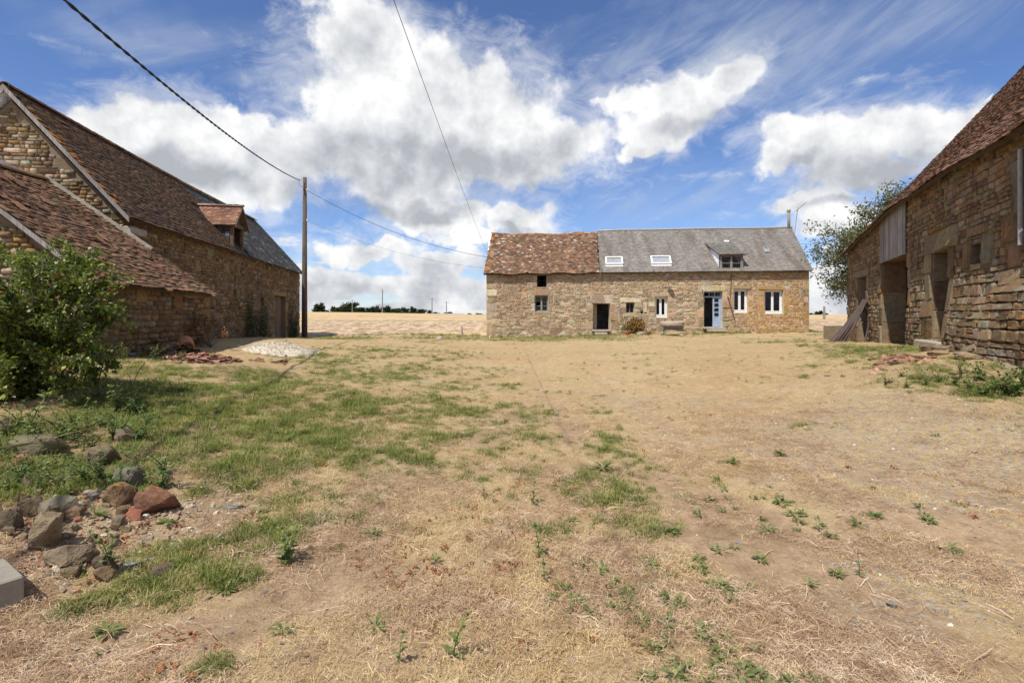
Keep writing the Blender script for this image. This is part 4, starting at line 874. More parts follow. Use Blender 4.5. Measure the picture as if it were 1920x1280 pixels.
    ridge_caps(dk2, rs.at(0., 1.)+np.array([0, 0, .03]), rs.at(1., 1.)+np.array([0, 0, .03]), TILE_D, rg, .36, .115, ((.24, .16, .08), (.30, .18, .07), (.18, .13, .09)))
    back = [r0+LI*.01, r1+LI*.01, r1+LI*(HWD+.3)+np.array([0, 0, -rise]), r0+LI*(HWD+.3)+np.array([0, 0, -rise])]
    link('back_roof', prism(back, (0, 0, -.1)), TILE_D, root)
    mb = MB(); d = r0-e0; nn = np.array([0, 0, 1.0]); q = -LU
    mb.box(e0+q*.01-np.array([0, 0, .12]), d, (0, 0, .13), q*.035); mb.build('bargeboard', WOOD_G, root)
    db = back[3]-r0; MB().box(r0+q*.01-np.array([0, 0, .17]), db, (0, 0, .19), q*.035).build('bargeboard', WOOD_G, root)
    # stone corbel at the near eave corner and hayloft dormer
    MB().box(C0+LN*.0-LU*.04+np.array([0, 0, 3.62]), LU*.75, LN*.22, (0, 0, .2)).build('corbel', CEMENT, root, bevel=.03)
    D = lambda u, d, z: C0+LU*u+LN*d+np.array([0, 0, z])
    du = dm1-dm0; mb = MB(); cols = 1
    for u in (dm0, dm1-.11): mb.box(D(u, -.10, 3.98), LU*.11, LN*.12, (0, 0, 1.12))
    mb.box(D(dm0-.05, -.10, 5.10), LU*(du+.10), LN*.14, (0, 0, .13)); mb.box(D(dm0, -.12, 3.9), LU*du, LN*.2, (0, 0, .08))
    dmr = mb.build('dormer', WOOD_B, root, label='gabled hayloft dormer with clay tile roof and slate hung cheek')
    for u, o in ((dm0+.005, 1), (dm1-.035, -1)): link('dormer_cheek', prism([D(u, -.10, 4.05), D(u, -1.05, 5.14), D(u, -.10, 5.14)], LU*.03), WOOD_D, dmr)
    for r in range(9):                                              # slates hung on the near cheek
        z = 4.12+r*.115; back_d = -(z-4.05)/1.15-.10
        x = -.105
        while x > back_d+.05:
            MB().box(D(dm0-.012-.004*(r % 2), x-.155, z), LN*.15, (0, 0, .15), -LU*.008, np.array(SLATES_D[rg.integers(0, 4)])*rg.uniform(.6, 1.4)*(2.2 if rg.random() < .1 else 1)).build('slate', SLATE_D, dmr); x -= .16
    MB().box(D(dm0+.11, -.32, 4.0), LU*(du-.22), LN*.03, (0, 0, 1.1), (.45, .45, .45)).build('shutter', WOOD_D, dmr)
    link('dormer_gable', prism([D(dm0-.02, -.06, 5.235), D(dm1+.02, -.06, 5.235), D((dm0+dm1)/2, -.06, 5.88)], LN*-.05), WOOD_B, dmr)
    mid = (dm0+dm1)/2; zr = 5.98; ze = 5.10; ho = du/2+.17
    for s, lab in ((-1, 'near'), (1, 'far')):
        E0, E1 = D(mid+s*ho, -.98, ze), D(mid+s*ho, .16, ze); R0, R1 = D(mid, -1.62, zr), D(mid, .16, zr)
        rr = Roof(E0, E1, R0, R1); k = rr.deck(WOOD_B, dmr, .05, 'dormer_roof'); rr.tiles(TILE_R, k, .10, .17, .013, rg, [(.28, .14, .09), (.235, .115, .075), (.31, .17, .11), (.20, .105, .075)], 60, jit=.8)
    ridge_caps(dmr, D(mid, -1.75, zr+.05), D(mid, .2, zr+.05), TILE_R, rg, .36, .09, ((.38, .26, .20), (.33, .22, .18)))
    mb = MB()
    for s in (-1, 1): mb.box(D(mid+s*ho, .165, ze-.10), D(mid, .165, zr-.10)-D(mid+s*ho, .165, ze-.10), (0, 0, .12), LN*.03)
    mb.build('bargeboard', WOOD_B, dmr)
    mb = MB(); a = D(mid-ho-.05, -.93, ze+.05); b = D(mid-.06, -1.58, zr+.02); mb.box(a, b-a, -LU*.06+np.array([0, 0, .015]), rt.n*.02); mb.build('flashing', LEAD, dmr)
    plank_door(root, w.p(door[0], door[2], -.18), LU, LN, door[1]-door[0], door[3]-door[2], WOOD_B, rg, 'brown plank barn door')
    for o in (slit, slit2): MB().box(w.p(o[0], o[2], -.4), LU*(o[1]-o[0]), (0, 0, o[3]-o[2]), -LN*.03).build('shutter', WOOD_D, root)

    # lean-to in front of the gable
    A0 = np.array([-7.33, 8.90, 0]); AL = 4.82; EZ2 = 2.06
    ax = empty('stone_outbuilding', (-9, 11, 0.7), 'low stone outbuilding with slipped clay tiles built against the barn gable', 'outbuilding')
    aw = Wall(A0, LU, LN, AL); atop = lambda u: EZ2+.10
    wl = link('wall', slab(aw, .5, [], -.2, atop), MORTAR_D, ax)
    big = [(AL-rg.uniform(.3, .6), AL, .5+k*.3, .79+k*.3) for k in range(5)]+[(0, rg.uniform(.3, .6), .5+k*.3, .79+k*.3) for k in range(5)]+[(1.35, 1.75, 1.75, 2.05), (2.9, 3.3, 1.65, 2.0)]
    V = stone_verts(aw, np.array(big)+np.array([.006, -.006, .006, -.006]), rg, (.015, .035), .014, None, .14, 0.0); lay_stones(aw, V, stone_cols(len(big), rg, OCHRE, .12), STONE_L, wl, 400, 'dressed_stone')
    rc = courses(aw, .35, atop, big, (.08, .15), (.12, .32), rg, .02)
    V = stone_verts(aw, rc, rg, (.02, .06), .016, cut=.3); lay_stones(aw, V, stone_cols(len(rc), rg, OCHRE, .2), STONE_L, wl, 300, 'stone', sm=True)
    gw2 = Wall(A0-LN*6.5, LN, -LU, 6.5); s2 = .80; RD = 3.32
    gt = lambda u: EZ2+.06+s2*min(6.5-u, RD+(6.5-u-RD)*-1 if 6.5-u > RD else 9)
    g2 = link('gable_wall', prism([gw2.p(0, -.2), gw2.p(6.495, -.2), gw2.p(6.495, EZ2+.05), gw2.p(6.5-RD, EZ2+.05+s2*RD), gw2.p(0, EZ2+.05+s2*(2*RD-6.5))], LU*.5), MORTAR_D, ax)
    rc = courses(gw2, .5, lambda u: gt(u)-.02, [], (.07, .13), (.10, .26), rg, .02, 2.4, 6.5)
    V = stone_verts(gw2, rc, rg, (.02, .06), .016, cut=.3); lay_stones(gw2, V, stone_cols(len(rc), rg, OCHRE+[(.38, .33, .24), (.40, .36, .27)], .18), STONE_L, g2, 110, 'stone', sm=True)
    s2 = .713; RD = 3.83
    MB().box(A0-LN*6.5+LU*.51+np.array([0, 0, -.2]), LU*(AL-.6), LN*.4, (0, 0, 2.5)).build('back_wall', MORTAR_D, ax)
    o2 = .24; e0 = A0+LN*o2-LU*.20+np.array([0, 0, EZ2]); e1 = A0+LU*(AL-.02)+LN*o2+np.array([0, 0, EZ2-.03]); dp = RD+o2
    r0 = e0+LI*3.55+np.array([0, 0, .84*3.55]); r1 = e1+LI*dp+np.array([0, 0, s2*dp])
    ra = Roof(e0, e1, r0, r1, lambda S, T: -.20*np.sin(np.pi*S)*T**2-.06*np.sin(np.pi*S)*np.sin(np.pi*T)+.02*np.sin(S*9+T*5)*np.sin(np.pi*T)); da = ra.deck(WOOD_D, ax, .07, 'roof', label='sagging clay tile roof with slipped tiles')
    ra.tiles(TILE_A, da, .115, .17, .021, rg, CLAY_A, 300, 'tile', 'roof_tiles', jit=1.3, slip=.05, cj=.18)
    for k in range(11):                                             # loose tiles that slid down and lie askew
        S, T = rg.uniform(.08, .75), rg.uniform(.25, .8)
        if k < 5: S, T = rg.uniform(.25, .5), rg.uniform(.62, .82)
        p = ra.at(S, T, .055); q = rg.uniform(-.6, .6); u = ra.a*math.cos(q)+ra.b*math.sin(q); v = -ra.a*math.sin(q)+ra.b*math.cos(q)+ra.n*.03
        MB().box(p, u*.17, v*.26, ra.n*.014, np.array(CLAY_A[rg.integers(0, 6)])*rg.uniform(1.0, 1.6)).build('loose_tile', TILE_A, da)
    ridge_caps(ax, ra.at(0., 1.)+np.array([0, 0, .04]), ra.at(1., 1.)+np.array([0, 0, .04]), TILE_A, rg, .37, .11, ((.34, .2, .1), (.28, .16, .1)), sagf=lambda t: -.20*math.sin(math.pi*t))
    link('back_roof', prism([r0+LI*.01, r1+LI*.01, r1+LI*(3.0)+np.array([0, 0, -2.1]), r0+LI*3.0+np.array([0, 0, -2.1])], (0, 0, -.09)), TILE_A, ax)
    MB().box(e0-LU*.01-np.array([0, 0, .085]), r0-e0, (0, 0, .09), -LU*.03).build('bargeboard', WOOD_G, ax)
    a = ra.at(1., .40)+np.array([0, 0, .02])-LU*.06; b = ra.at(1., 1.0)+np.array([0, 0, .02])-LU*.06; MB().box(a, b-a, ra.n*.09, -LU*.06).build('mortar_fillet', CEMENT, ax)
left_barn()

RU = np.array([-0.4164, -0.9092, 0]); RN = np.array([-0.9092, 0.4164, 0])
def right_barn():
    rg = np.random.default_rng(31); C = np.array([14.5, 22.1, 0]); L = 19.2
    root = empty('tall_stone_barn', (13, 15, 0.6), 'big brown stone barn with steep clay tile roof and boarded wagon opening', 'barn')
    w = Wall(C, RU, RN, L)
    ys = np.array([2.0, 8.1, 10.5, 13.8, 16.6, 22.4]); hs = np.array([2.75, 2.84, 2.98, 3.07, 2.96, 2.56])
    uu = np.linspace(0, L+1, 80); hh = np.interp(22.1-.9092*uu, ys, hs); ker = np.ones(9)/9; hh = np.convolve(np.pad(hh, 4, 'edge'), ker, 'valid')
    eh = lambda u: EYE+np.interp(u, uu, hh)
    top = lambda u: float(eh(u))+.12
    u = lambda px: uof(w, px)
    big_o = (u(1654), u(1703), -.3+.5, 3.22); d1 = (u(1747), u(1781), .95, 2.95); d2 = (u(1609), u(1626), .42, 2.95); sw = (u(1822), u(1841), 2.48, 2.86)
    uc, ud = big_o[0], big_o[1]
    def bulge(x, z): y = 22.1-.9092*x; return .16*np.exp(-((y-9.3)/1.5)**2-((z-1.3)/.75)**2)+.20*np.clip(1.9-z, 0, 1.2)*np.exp(-((y-9.6)/1.7)**2)+.10*np.exp(-((y-13.0)/.9)**2-((z-1.1)/.7)**2)+.26*np.clip((8.75-y)/.35, 0, 1)*np.clip((2.1-z)/.25, 0, 1)
    ops = [big_o, d1, d2, sw]
    wall = link('wall', slab(w, .65, [big_o, d1, d2, sw], -.3, lambda x: top(x)-.02), MORTAR_D, root)
    big = []
    def col(ua, ub, z0, z1, hr, alt=.12):
        z = z0; i = 0
        while z < z1-.05:
            h = min(rg.uniform(*hr), z1-z)
            if z1-z-h < .15: h = z1-z
            big.append((ua-(alt if i % 2 and ua > ub-1 else 0), ub, z, z+h)); z += h; i += 1
    col(d1[0]-.42, d1[0], .72, 2.95, (.4, .75)); z = .8
    for (a, b) in ((.95, 1.55), (1.55, 2.3), (2.3, 2.95)): big.append((d1[1], d1[1]+.36, a, b))
    big.append((d1[0]-.5, d1[1]+.5, 2.95, 3.42))
    col(uc-.34, uc, .4, 3.2, (.5, .9), 0); col(ud, ud+.30, 1.75, 3.2, (.35, .7), 0)
    for (a, b) in ((.45, 1.0), (1.0, 1.7), (1.7, 2.4), (2.4, 2.95)): big.append((d2[0]-.32, d2[0], a, b)); big.append((d2[1], d2[1]+.26, a, b))
    big.append((d2[0]-.4, d2[1]+.35, 2.95, 3.2)); big.append((sw[1], sw[1]+.55, 2.42, 3.0)); big.append((sw[0]-.42, sw[0], 2.42, 2.95)); big.append((sw[0]-.2, sw[1]+.3, 2.86+.15, 3.2))
    for (a, b, c, d) in ((1880, 1915, 400, 455), (1884, 1920, 505, 535), (1892, 1921, 455, 500), (1900, 1921, 300, 390)):
        big.append((u(a), u(b), zof(w, (a+b)/2, d), zof(w, (a+b)/2, c)))
    for k in range(9): big.append((0, (.5, .3)[k % 2]*rg.uniform(.9, 1.2), .3+k*.4, .69+k*.4))
    keep = []
    for r in big:
        r = (max(r[0], 0), r[1], r[2], min(r[3], top(r[0])-.02))
        if r[3]-r[2] < .06 or any(min(r[1], o[1])-max(r[0], o[0]) > .01 and min(r[3], o[3])-max(r[2], o[2]) > .01 for o in ops+keep): continue
        keep.append(r)
    V = stone_verts(w, np.array(keep)+np.array([.006, -.006, .006, -.006]), rg, (.02, .045), .014, bulge, .10, 0.0); lay_stones(w, V, stone_cols(len(keep), rg, BROWN, .12), STONE_R, wall, 400, 'dressed_stone')
    rc = courses(w, .1, top, ops+keep, (.08, .16), (.12, .32), rg, .018)
    V = stone_verts(w, rc, rg, (.010, .045), .020, bulge, .17); lay_stones(w, V, stone_cols(len(rc), rg, BROWN, .13), STONE_R, wall, 300, 'stone')
    # reveals: dressed slabs on the far side of the wagon opening and doors
    for (ua, z0, z1, nz) in ((uc, .3, 3.22, 3), (d1[0], .95, 2.95, 3), (d2[0], .42, 2.95, 3)):
        zz = np.linspace(z0, z1, nz+1)
        for a, b in zip(zz[:-1], zz[1:]): MB().box(w.p(ua+.002, a+.008, -.02), RU*.028, (0, 0, b-a-.016), -RN*.6, np.array(BROWN[rg.integers(0, 6)])*rg.uniform(.85, 1.15)).build('jamb_stone', STONE_R, root, bevel=.01)
    # boarded panel over the opening, lintel beam
    n = 11; wd = (ud-uc)/n
    pan = MB().box(w.p(uc-.05, 3.20, -.14), RU*(ud-uc+.1), (0, 0, .14), -RN*.3).build('lintel_beam', WOOD_B, root)
    for k in range(n): MB().box(w.p(uc+k*wd+.006, 3.17+rg.uniform(-.015, .015), .035+rg.uniform(0, .012)), RU*(wd-.012), (0, 0, top(uc+k*wd)-3.16-.04), RN*.025, np.full(3, rg.uniform(.75, 1.3))).build('plank', WOOD_G, pan)
    plank_door(root, w.p(d1[0]+.03, d1[2], -.42), RU, RN, d1[1]-d1[0]-.06, d1[3]-d1[2], WOOD_D, rg, 'dark plank door deep in its stone surround', 6)
    plank_door(root, w.p(d2[0]+.03, d2[2], -.35), RU, RN, d2[1]-d2[0]-.03, d2[3]-d2[2], WOOD_D, rg, 'narrow dark plank door', 5)
    MB().box(w.p(d1[0]-.35, .62, -.35), RU*(d1[1]-d1[0]+.5), (0, 0, .30), RN*.62).build('door_sill', GRANITE, root, bevel=.03)
    MB().tube([w.p(u(1926), 2.6, .08), w.p(u(1926), 4.1, .08)], .032, 8).build('downpipe', METAL, root)
    # gables, back wall
    HW = 6.8; rise = 8.35; I = -RN
    for k, uo in enumerate((.0, L-.6)):
        P0 = w.p(uo, 0, 0); t0 = top(uo)+.02
        pts = [P0+I*.66+np.array([0, 0, -.3]), P0+I*2*HW+np.array([0, 0, -.3]), P0+I*2*HW+np.array([0, 0, t0]), P0+I*HW+np.array([0, 0, EYE+2.5+rise-.25]), P0+I*.66+np.array([0, 0, t0+.6])]
        link('gable_wall', prism(pts, RU*.6), STONE_R, root)
    MB().box(w.p(.61, -.3, 0)+I*(2*HW-.5), RU*(L-1.22), I*.5, (0, 0, 4.4)).build('back_wall', MORTAR_D, root)
    # roof
    ov = .30; e0 = w.p(-.16, EYE+2.5, ov); e1 = w.p(L+.1, EYE+2.5, ov); r0 = e0+I*(HW+ov)+np.array([0, 0, rise]); r1 = e1+I*(HW+ov)+np.array([0, 0, rise])
    def off(S, T):
        x = -.16+S*(L+.26); return (eh(x)-.03-EYE-2.5)*np.clip(1-T*1.6, 0, 1)**1.3-.10*np.sin(np.pi*S)*T-.03*np.sin(S*26)*(1-T)-.10*T*(1-T)
    rr = Roof(e0, e1, r0, r1, off); dk = rr.deck(WOOD_D, root, .09, 'roof', label='steep rippled clay tile roof slope')
    rr.tiles(TILE_R, dk, .12, .175, .022, rg, [(.20, .107, .068), (.165, .09, .06), (.235, .13, .082), (.14, .078, .055), (.185, .11, .075), (.26, .15, .098)], 300, 'tile', 'roof_tiles', jit=1.3, slip=.03, cj=.2)
    link('back_roof', prism([r0+I*.01, r1+I*.01, r1+I*(HW+.3)+np.array([0, 0, -rise]), r0+I*(HW+.3)+np.array([0, 0, -rise])], (0, 0, -.1)), TILE_R, root)
    for (T, s) in ((.70, 1.1), (.52, .9)):                       # pale slates wedged under the verge
        p = rr.at(.0, T, .07); MB().box(p-rr.a*.16*s, rr.a*.55*s, rr.b*.22*s+rr.n*.06, rr.n*.014).build('patch_slate', LEAD, dk)
right_barn()

# ------------------------------------------------------------------ vegetation helpers
LEAF_B = mat_leaf('bush_leaf', [(0.055, 0.082, 0.015), (0.12, 0.155, 0.03), (0.24, 0.25, 0.06)], 0.36, 0.42, 5.0, 0.5)
LEAF_T = mat_leaf('willow_leaf', [(0.085, 0.095, 0.045), (0.135, 0.14, 0.07), (0.20, 0.19, 0.10)], 0.3, 0.6, 1.2)
LEAF_F = mat_leaf('far_leaf', [(0.020, 0.032, 0.010), (0.035, 0.052, 0.016), (0.06, 0.075, 0.024)], 0.15, 0.8, 0.5, 0.1)
LEAF_W = mat_leaf('weed_leaf', [(0.12, 0.15, 0.045), (0.18, 0.21, 0.07), (0.26, 0.285, 0.115)], 0.3, 0.6, 20.0)
LEAF_N = mat_leaf('nettle_leaf', [(0.065, 0.11, 0.028), (0.105, 0.16, 0.042), (0.16, 0.22, 0.065)], 0.3, 0.6, 12.0)
LEAF_I = mat_leaf('ivy_leaf', [(0.035, 0.045, 0.015), (0.06, 0.075, 0.022), (0.11, 0.075, 0.035)], 0.15, 0.6, 3.0)
LEAF_O = mat_leaf('flower_shrub', [(0.12, 0.13, 0.035), (0.26, 0.17, 0.05), (0.50, 0.17, 0.06)], 0.25, 0.7, 9.0)
GRASS = mat_leaf('green_grass', [(0.115, 0.15, 0.036), (0.20, 0.225, 0.066), (0.42, 0.38, 0.18)], 0.35, 0.65, 3.5)
STRAW = mat_leaf('dry_grass', [(0.40, 0.28, 0.155), (0.57, 0.43, 0.25), (0.72, 0.58, 0.38)], 0.25, 0.8, 5.0, 0.15)
LITTER = mat_leaf('straw_litter', [(0.28, 0.17, 0.105), (0.46, 0.315, 0.205), (0.66, 0.52, 0.38)], 0.12, 0.85, 6.0, 0.15)
DEAD = mat_leaf('dead_weed', [(0.16, 0.06, 0.03), (0.28, 0.11, 0.05), (0.36, 0.18, 0.09)], 0.2, 0.85, 14.0, 0.1)
BARK = mat_simple('bark', (0.12, 0.095, 0.07), 0.95, 0.4, 14, 0.6, 0.02)
ROCK = mat_stone('field_rock', 0.2, None, 0.15, 14, 0.95); SLATECHIP = mat_slate('slate_chip', 0.0)
PEBBLE = mat_stone('pebble', 0.0, None, 0.3, 40)
CHALK = mat_simple('pale_gravel', (0.64, 0.57, 0.45), 0.97, 0.3, 30, 0.8, 0.03, spec=0.1)

def unit(v): return v/np.maximum(np.linalg.norm(v, axis=-1, keepdims=True), 1e-9)
def leaf_arrays(c, d, up, L, W, col, fold=0.25):
    """folded lens-shaped leaves: 6 verts, 4 triangles each"""
    n = len(c); d = unit(d); s = unit(np.cross(d, up)); nn = unit(np.cross(s, d)); L = np.broadcast_to(L, n)[:, None]; W = np.broadcast_to(W, n)[:, None]
    b = c; t = c+d*L-nn*L*0.12; m1 = c+d*L*0.36+nn*L*0.0; m2 = c+d*L*0.70-nn*L*0.03
    V = np.stack([b, m1-s*W*.5+nn*W*fold, m1+s*W*.5+nn*W*fold, m2-s*W*.40+nn*W*fold*.8, m2+s*W*.40+nn*W*fold*.8, t], 1)
    F = np.array([[0, 2, 1], [1, 2, 4], [1, 4, 3], [3, 4, 5]]); return V, F, np.repeat(np.asarray(col).reshape(n, 1, 3), 6, 1)
def leaf_mesh(name, *parts):
    V = []; Fs = []; C = []; k = 0
    for (v, f, c) in parts:
        n = len(v); q = v.shape[1]; V.append(v.reshape(-1, 3)); Fs.append((f[None]+(np.arange(n)*q)[:, None, None]+k).reshape(-1, 3)); C.append(c.reshape(-1, 3)); k += n*q
    return np_mesh(name, np.concatenate(V), [np.concatenate(Fs)], np.concatenate(C))
def blade_arrays(o, az, lean, L, W, col, droop=0.6):
    n = len(o); h = np.stack([np.cos(az), np.sin(az), np.zeros(n)], 1); s = np.stack([-np.sin(az), np.cos(az), np.zeros(n)], 1); z = np.array([0, 0, 1.0])
    L = L[:, None]; W = W[:, None]; a0 = lean[:, None]; a1 = a0+droop*0.5; a2 = a0+droop
    p1 = o+(h*np.sin(a0)+z*np.cos(a0))*L*.4; p2 = p1+(h*np.sin(a1)+z*np.cos(a1))*L*.35; p3 = p2+(h*np.sin(a2)+z*np.cos(a2))*L*.25
    V = np.stack([o-s*W*.5, o+s*W*.5, p1-s*W*.45, p1+s*W*.45, p2-s*W*.3, p2+s*W*.3, p3], 1)
    F = np.array([[0, 1, 3], [0, 3, 2], [2, 3, 5], [2, 5, 4], [4, 5, 6]]); return V, F, np.repeat(np.asarray(col).reshape(n, 1, 3), 7, 1)
def tuft(name, n, spread, hl, w, lean, rg, mat, cvar=0.25, droop=0.7, z0=0.0):
    r = spread*np.sqrt(rg.random(n)); a = rg.uniform(0, 6.283, n); o = np.stack([r*np.cos(a), r*np.sin(a), np.full(n, -0.01+z0)], 1)
    col = np.clip(1+rg.normal(0, cvar, (n, 1)), .4, 1.7)*np.ones((n, 3)); col[:, 2] *= .9
    me = leaf_mesh(name, blade_arrays(o, rg.uniform(0, 6.283, n), rg.uniform(*lean, n), rg.uniform(*hl, n), rg.uniform(*w, n), col, droop)); me.materials.append(mat); return me
def litter(name, n, spread, hl, w, rg, mat):
    r = spread*np.sqrt(rg.random(n)); a = rg.uniform(0, 6.283, n); q = rg.uniform(0, 6.283, n); L = rg.uniform(*hl, n); W = rg.uniform(*w, n)
    o = np.stack([r*np.cos(a), r*np.sin(a), rg.uniform(.0, .018, n)], 1); d = np.stack([np.cos(q), np.sin(q), rg.normal(0, .12, n)], 1)
    s = np.stack([-np.sin(q), np.cos(q), rg.normal(0, .3, n)], 1); m = o+d*(L*.5)[:, None]+s*(L*rg.normal(0, .08, n))[:, None]+np.array([0, 0, .006])
    e = o+d*L[:, None]; W = W[:, None]
    V = np.stack([o-s*W*.5, o+s*W*.5, m-s*W*.5, m+s*W*.5, e-s*W*.35, e+s*W*.35], 1); F = np.array([[0, 1, 3], [0, 3, 2], [2, 3, 5], [2, 5, 4]])
    col = np.clip(1+rg.normal(0, .3, (n, 1)), .35, 1.7)*np.ones((n, 3)); me = leaf_mesh(name, (V, F, np.repeat(col[:, None], 6, 1))); me.materials.append(mat); return me
def scatter(name, x, y, rot, scl, var, meshes, label=None, cat=None, tilt=0.0, zoff=0.0):
    """uncountable ground cover: instances on points laid on the terrain"""
    z = ground_z(x, y)+zoff; me = bpy.data.meshes.new(name); n = len(x); me.vertices.add(n); me.vertices.foreach_set('co', np.stack([x, y, z], 1).astype(np.float32).ravel())
    rr = np.stack([rng.normal(0, tilt, n), rng.normal(0, tilt, n), rot], 1).astype(np.float32)
    a = me.attributes.new('rot', 'FLOAT_VECTOR', 'POINT'); a.data.foreach_set('vector', rr.ravel())
    a = me.attributes.new('scl', 'FLOAT', 'POINT'); a.data.foreach_set('value', np.asarray(scl, np.float32)); a = me.attributes.new('vid', 'INT', 'POINT'); a.data.foreach_set('value', np.asarray(var, np.int32))
    ng = bpy.data.node_groups.new(name, 'GeometryNodeTree'); ng.interface.new_socket('Geometry', in_out='INPUT', socket_type='NodeSocketGeometry'); ng.interface.new_socket('Geometry', in_out='OUTPUT', socket_type='NodeSocketGeometry')
    N = ng.nodes; gi = N.new('NodeGroupInput'); go = N.new('NodeGroupOutput'); jn = N.new('GeometryNodeJoinGeometry')
    def attr(nm, dt): q = N.new('GeometryNodeInputNamedAttribute'); q.data_type = dt; q.inputs['Name'].default_value = nm; return q.outputs[0]
    ar, as_, av = attr('rot', 'FLOAT_VECTOR'), attr('scl', 'FLOAT'), attr('vid', 'INT')
    for k, m in enumerate(meshes):
        ob = bpy.data.objects.new(name+'_piece', m)
        oi = N.new('GeometryNodeObjectInfo'); oi.inputs[0].default_value = ob; oi.inputs['As Instance'].default_value = True
        cp = N.new('FunctionNodeCompare'); cp.data_type = 'INT'; cp.operation = 'EQUAL'; ng.links.new(av, cp.inputs[2]); cp.inputs[3].default_value = k
        ip = N.new('GeometryNodeInstanceOnPoints'); ng.links.new(gi.outputs[0], ip.inputs['Points']); ng.links.new(cp.outputs[0], ip.inputs['Selection']); ng.links.new(oi.outputs['Geometry'], ip.inputs['Instance']); ng.links.new(as_, ip.inputs['Scale'])
        er = N.new('FunctionNodeEulerToRotation'); ng.links.new(ar, er.inputs[0]); ng.links.new(er.outputs[0], ip.inputs['Rotation']); ng.links.new(ip.outputs[0], jn.inputs[0])
    ng.links.new(jn.outputs[0], go.inputs[0])
    o = link(name, me, None, kind='stuff', label=label, cat=cat); md = o.modifiers.new('scatter', 'NODES'); md.node_group = ng; return o
BFOOT = []                                                          # building footprints to keep plants out of
def in_building(x, y):
    a = (x > -1.6) & (x < 17.6) & (y > 29.9) & (y < 37)
    p = np.stack([x-(-10.1), y-13.3], -1); b = (p@LU[:2] > -.1) & (p@LU[:2] < 17.9) & (p@LN[:2] < .06) & (p@LN[:2] > -5.6)
    p = np.stack([x+7.33, y-8.9], -1); c = (p@LU[:2] > -.1) & (p@LU[:2] < 4.9) & (p@LN[:2] < .06) & (p@LN[:2] > -6.6)
    p = np.stack([x-14.5, y-22.1], -1); d = (p@RU[:2] > -.1) & (p@RU[:2] < 19.4) & (p@RN[:2] < .08) & (p@RN[:2] > -13.8)
    return a | b | c | d
def cand(n, y0, y1, rg, wide=1.15):
    y = np.exp(rg.uniform(np.log(y0), np.log(y1), n)); x = rg.uniform(-wide, wide, n)*y; k = ~in_building(x, y); return x[k], y[k]

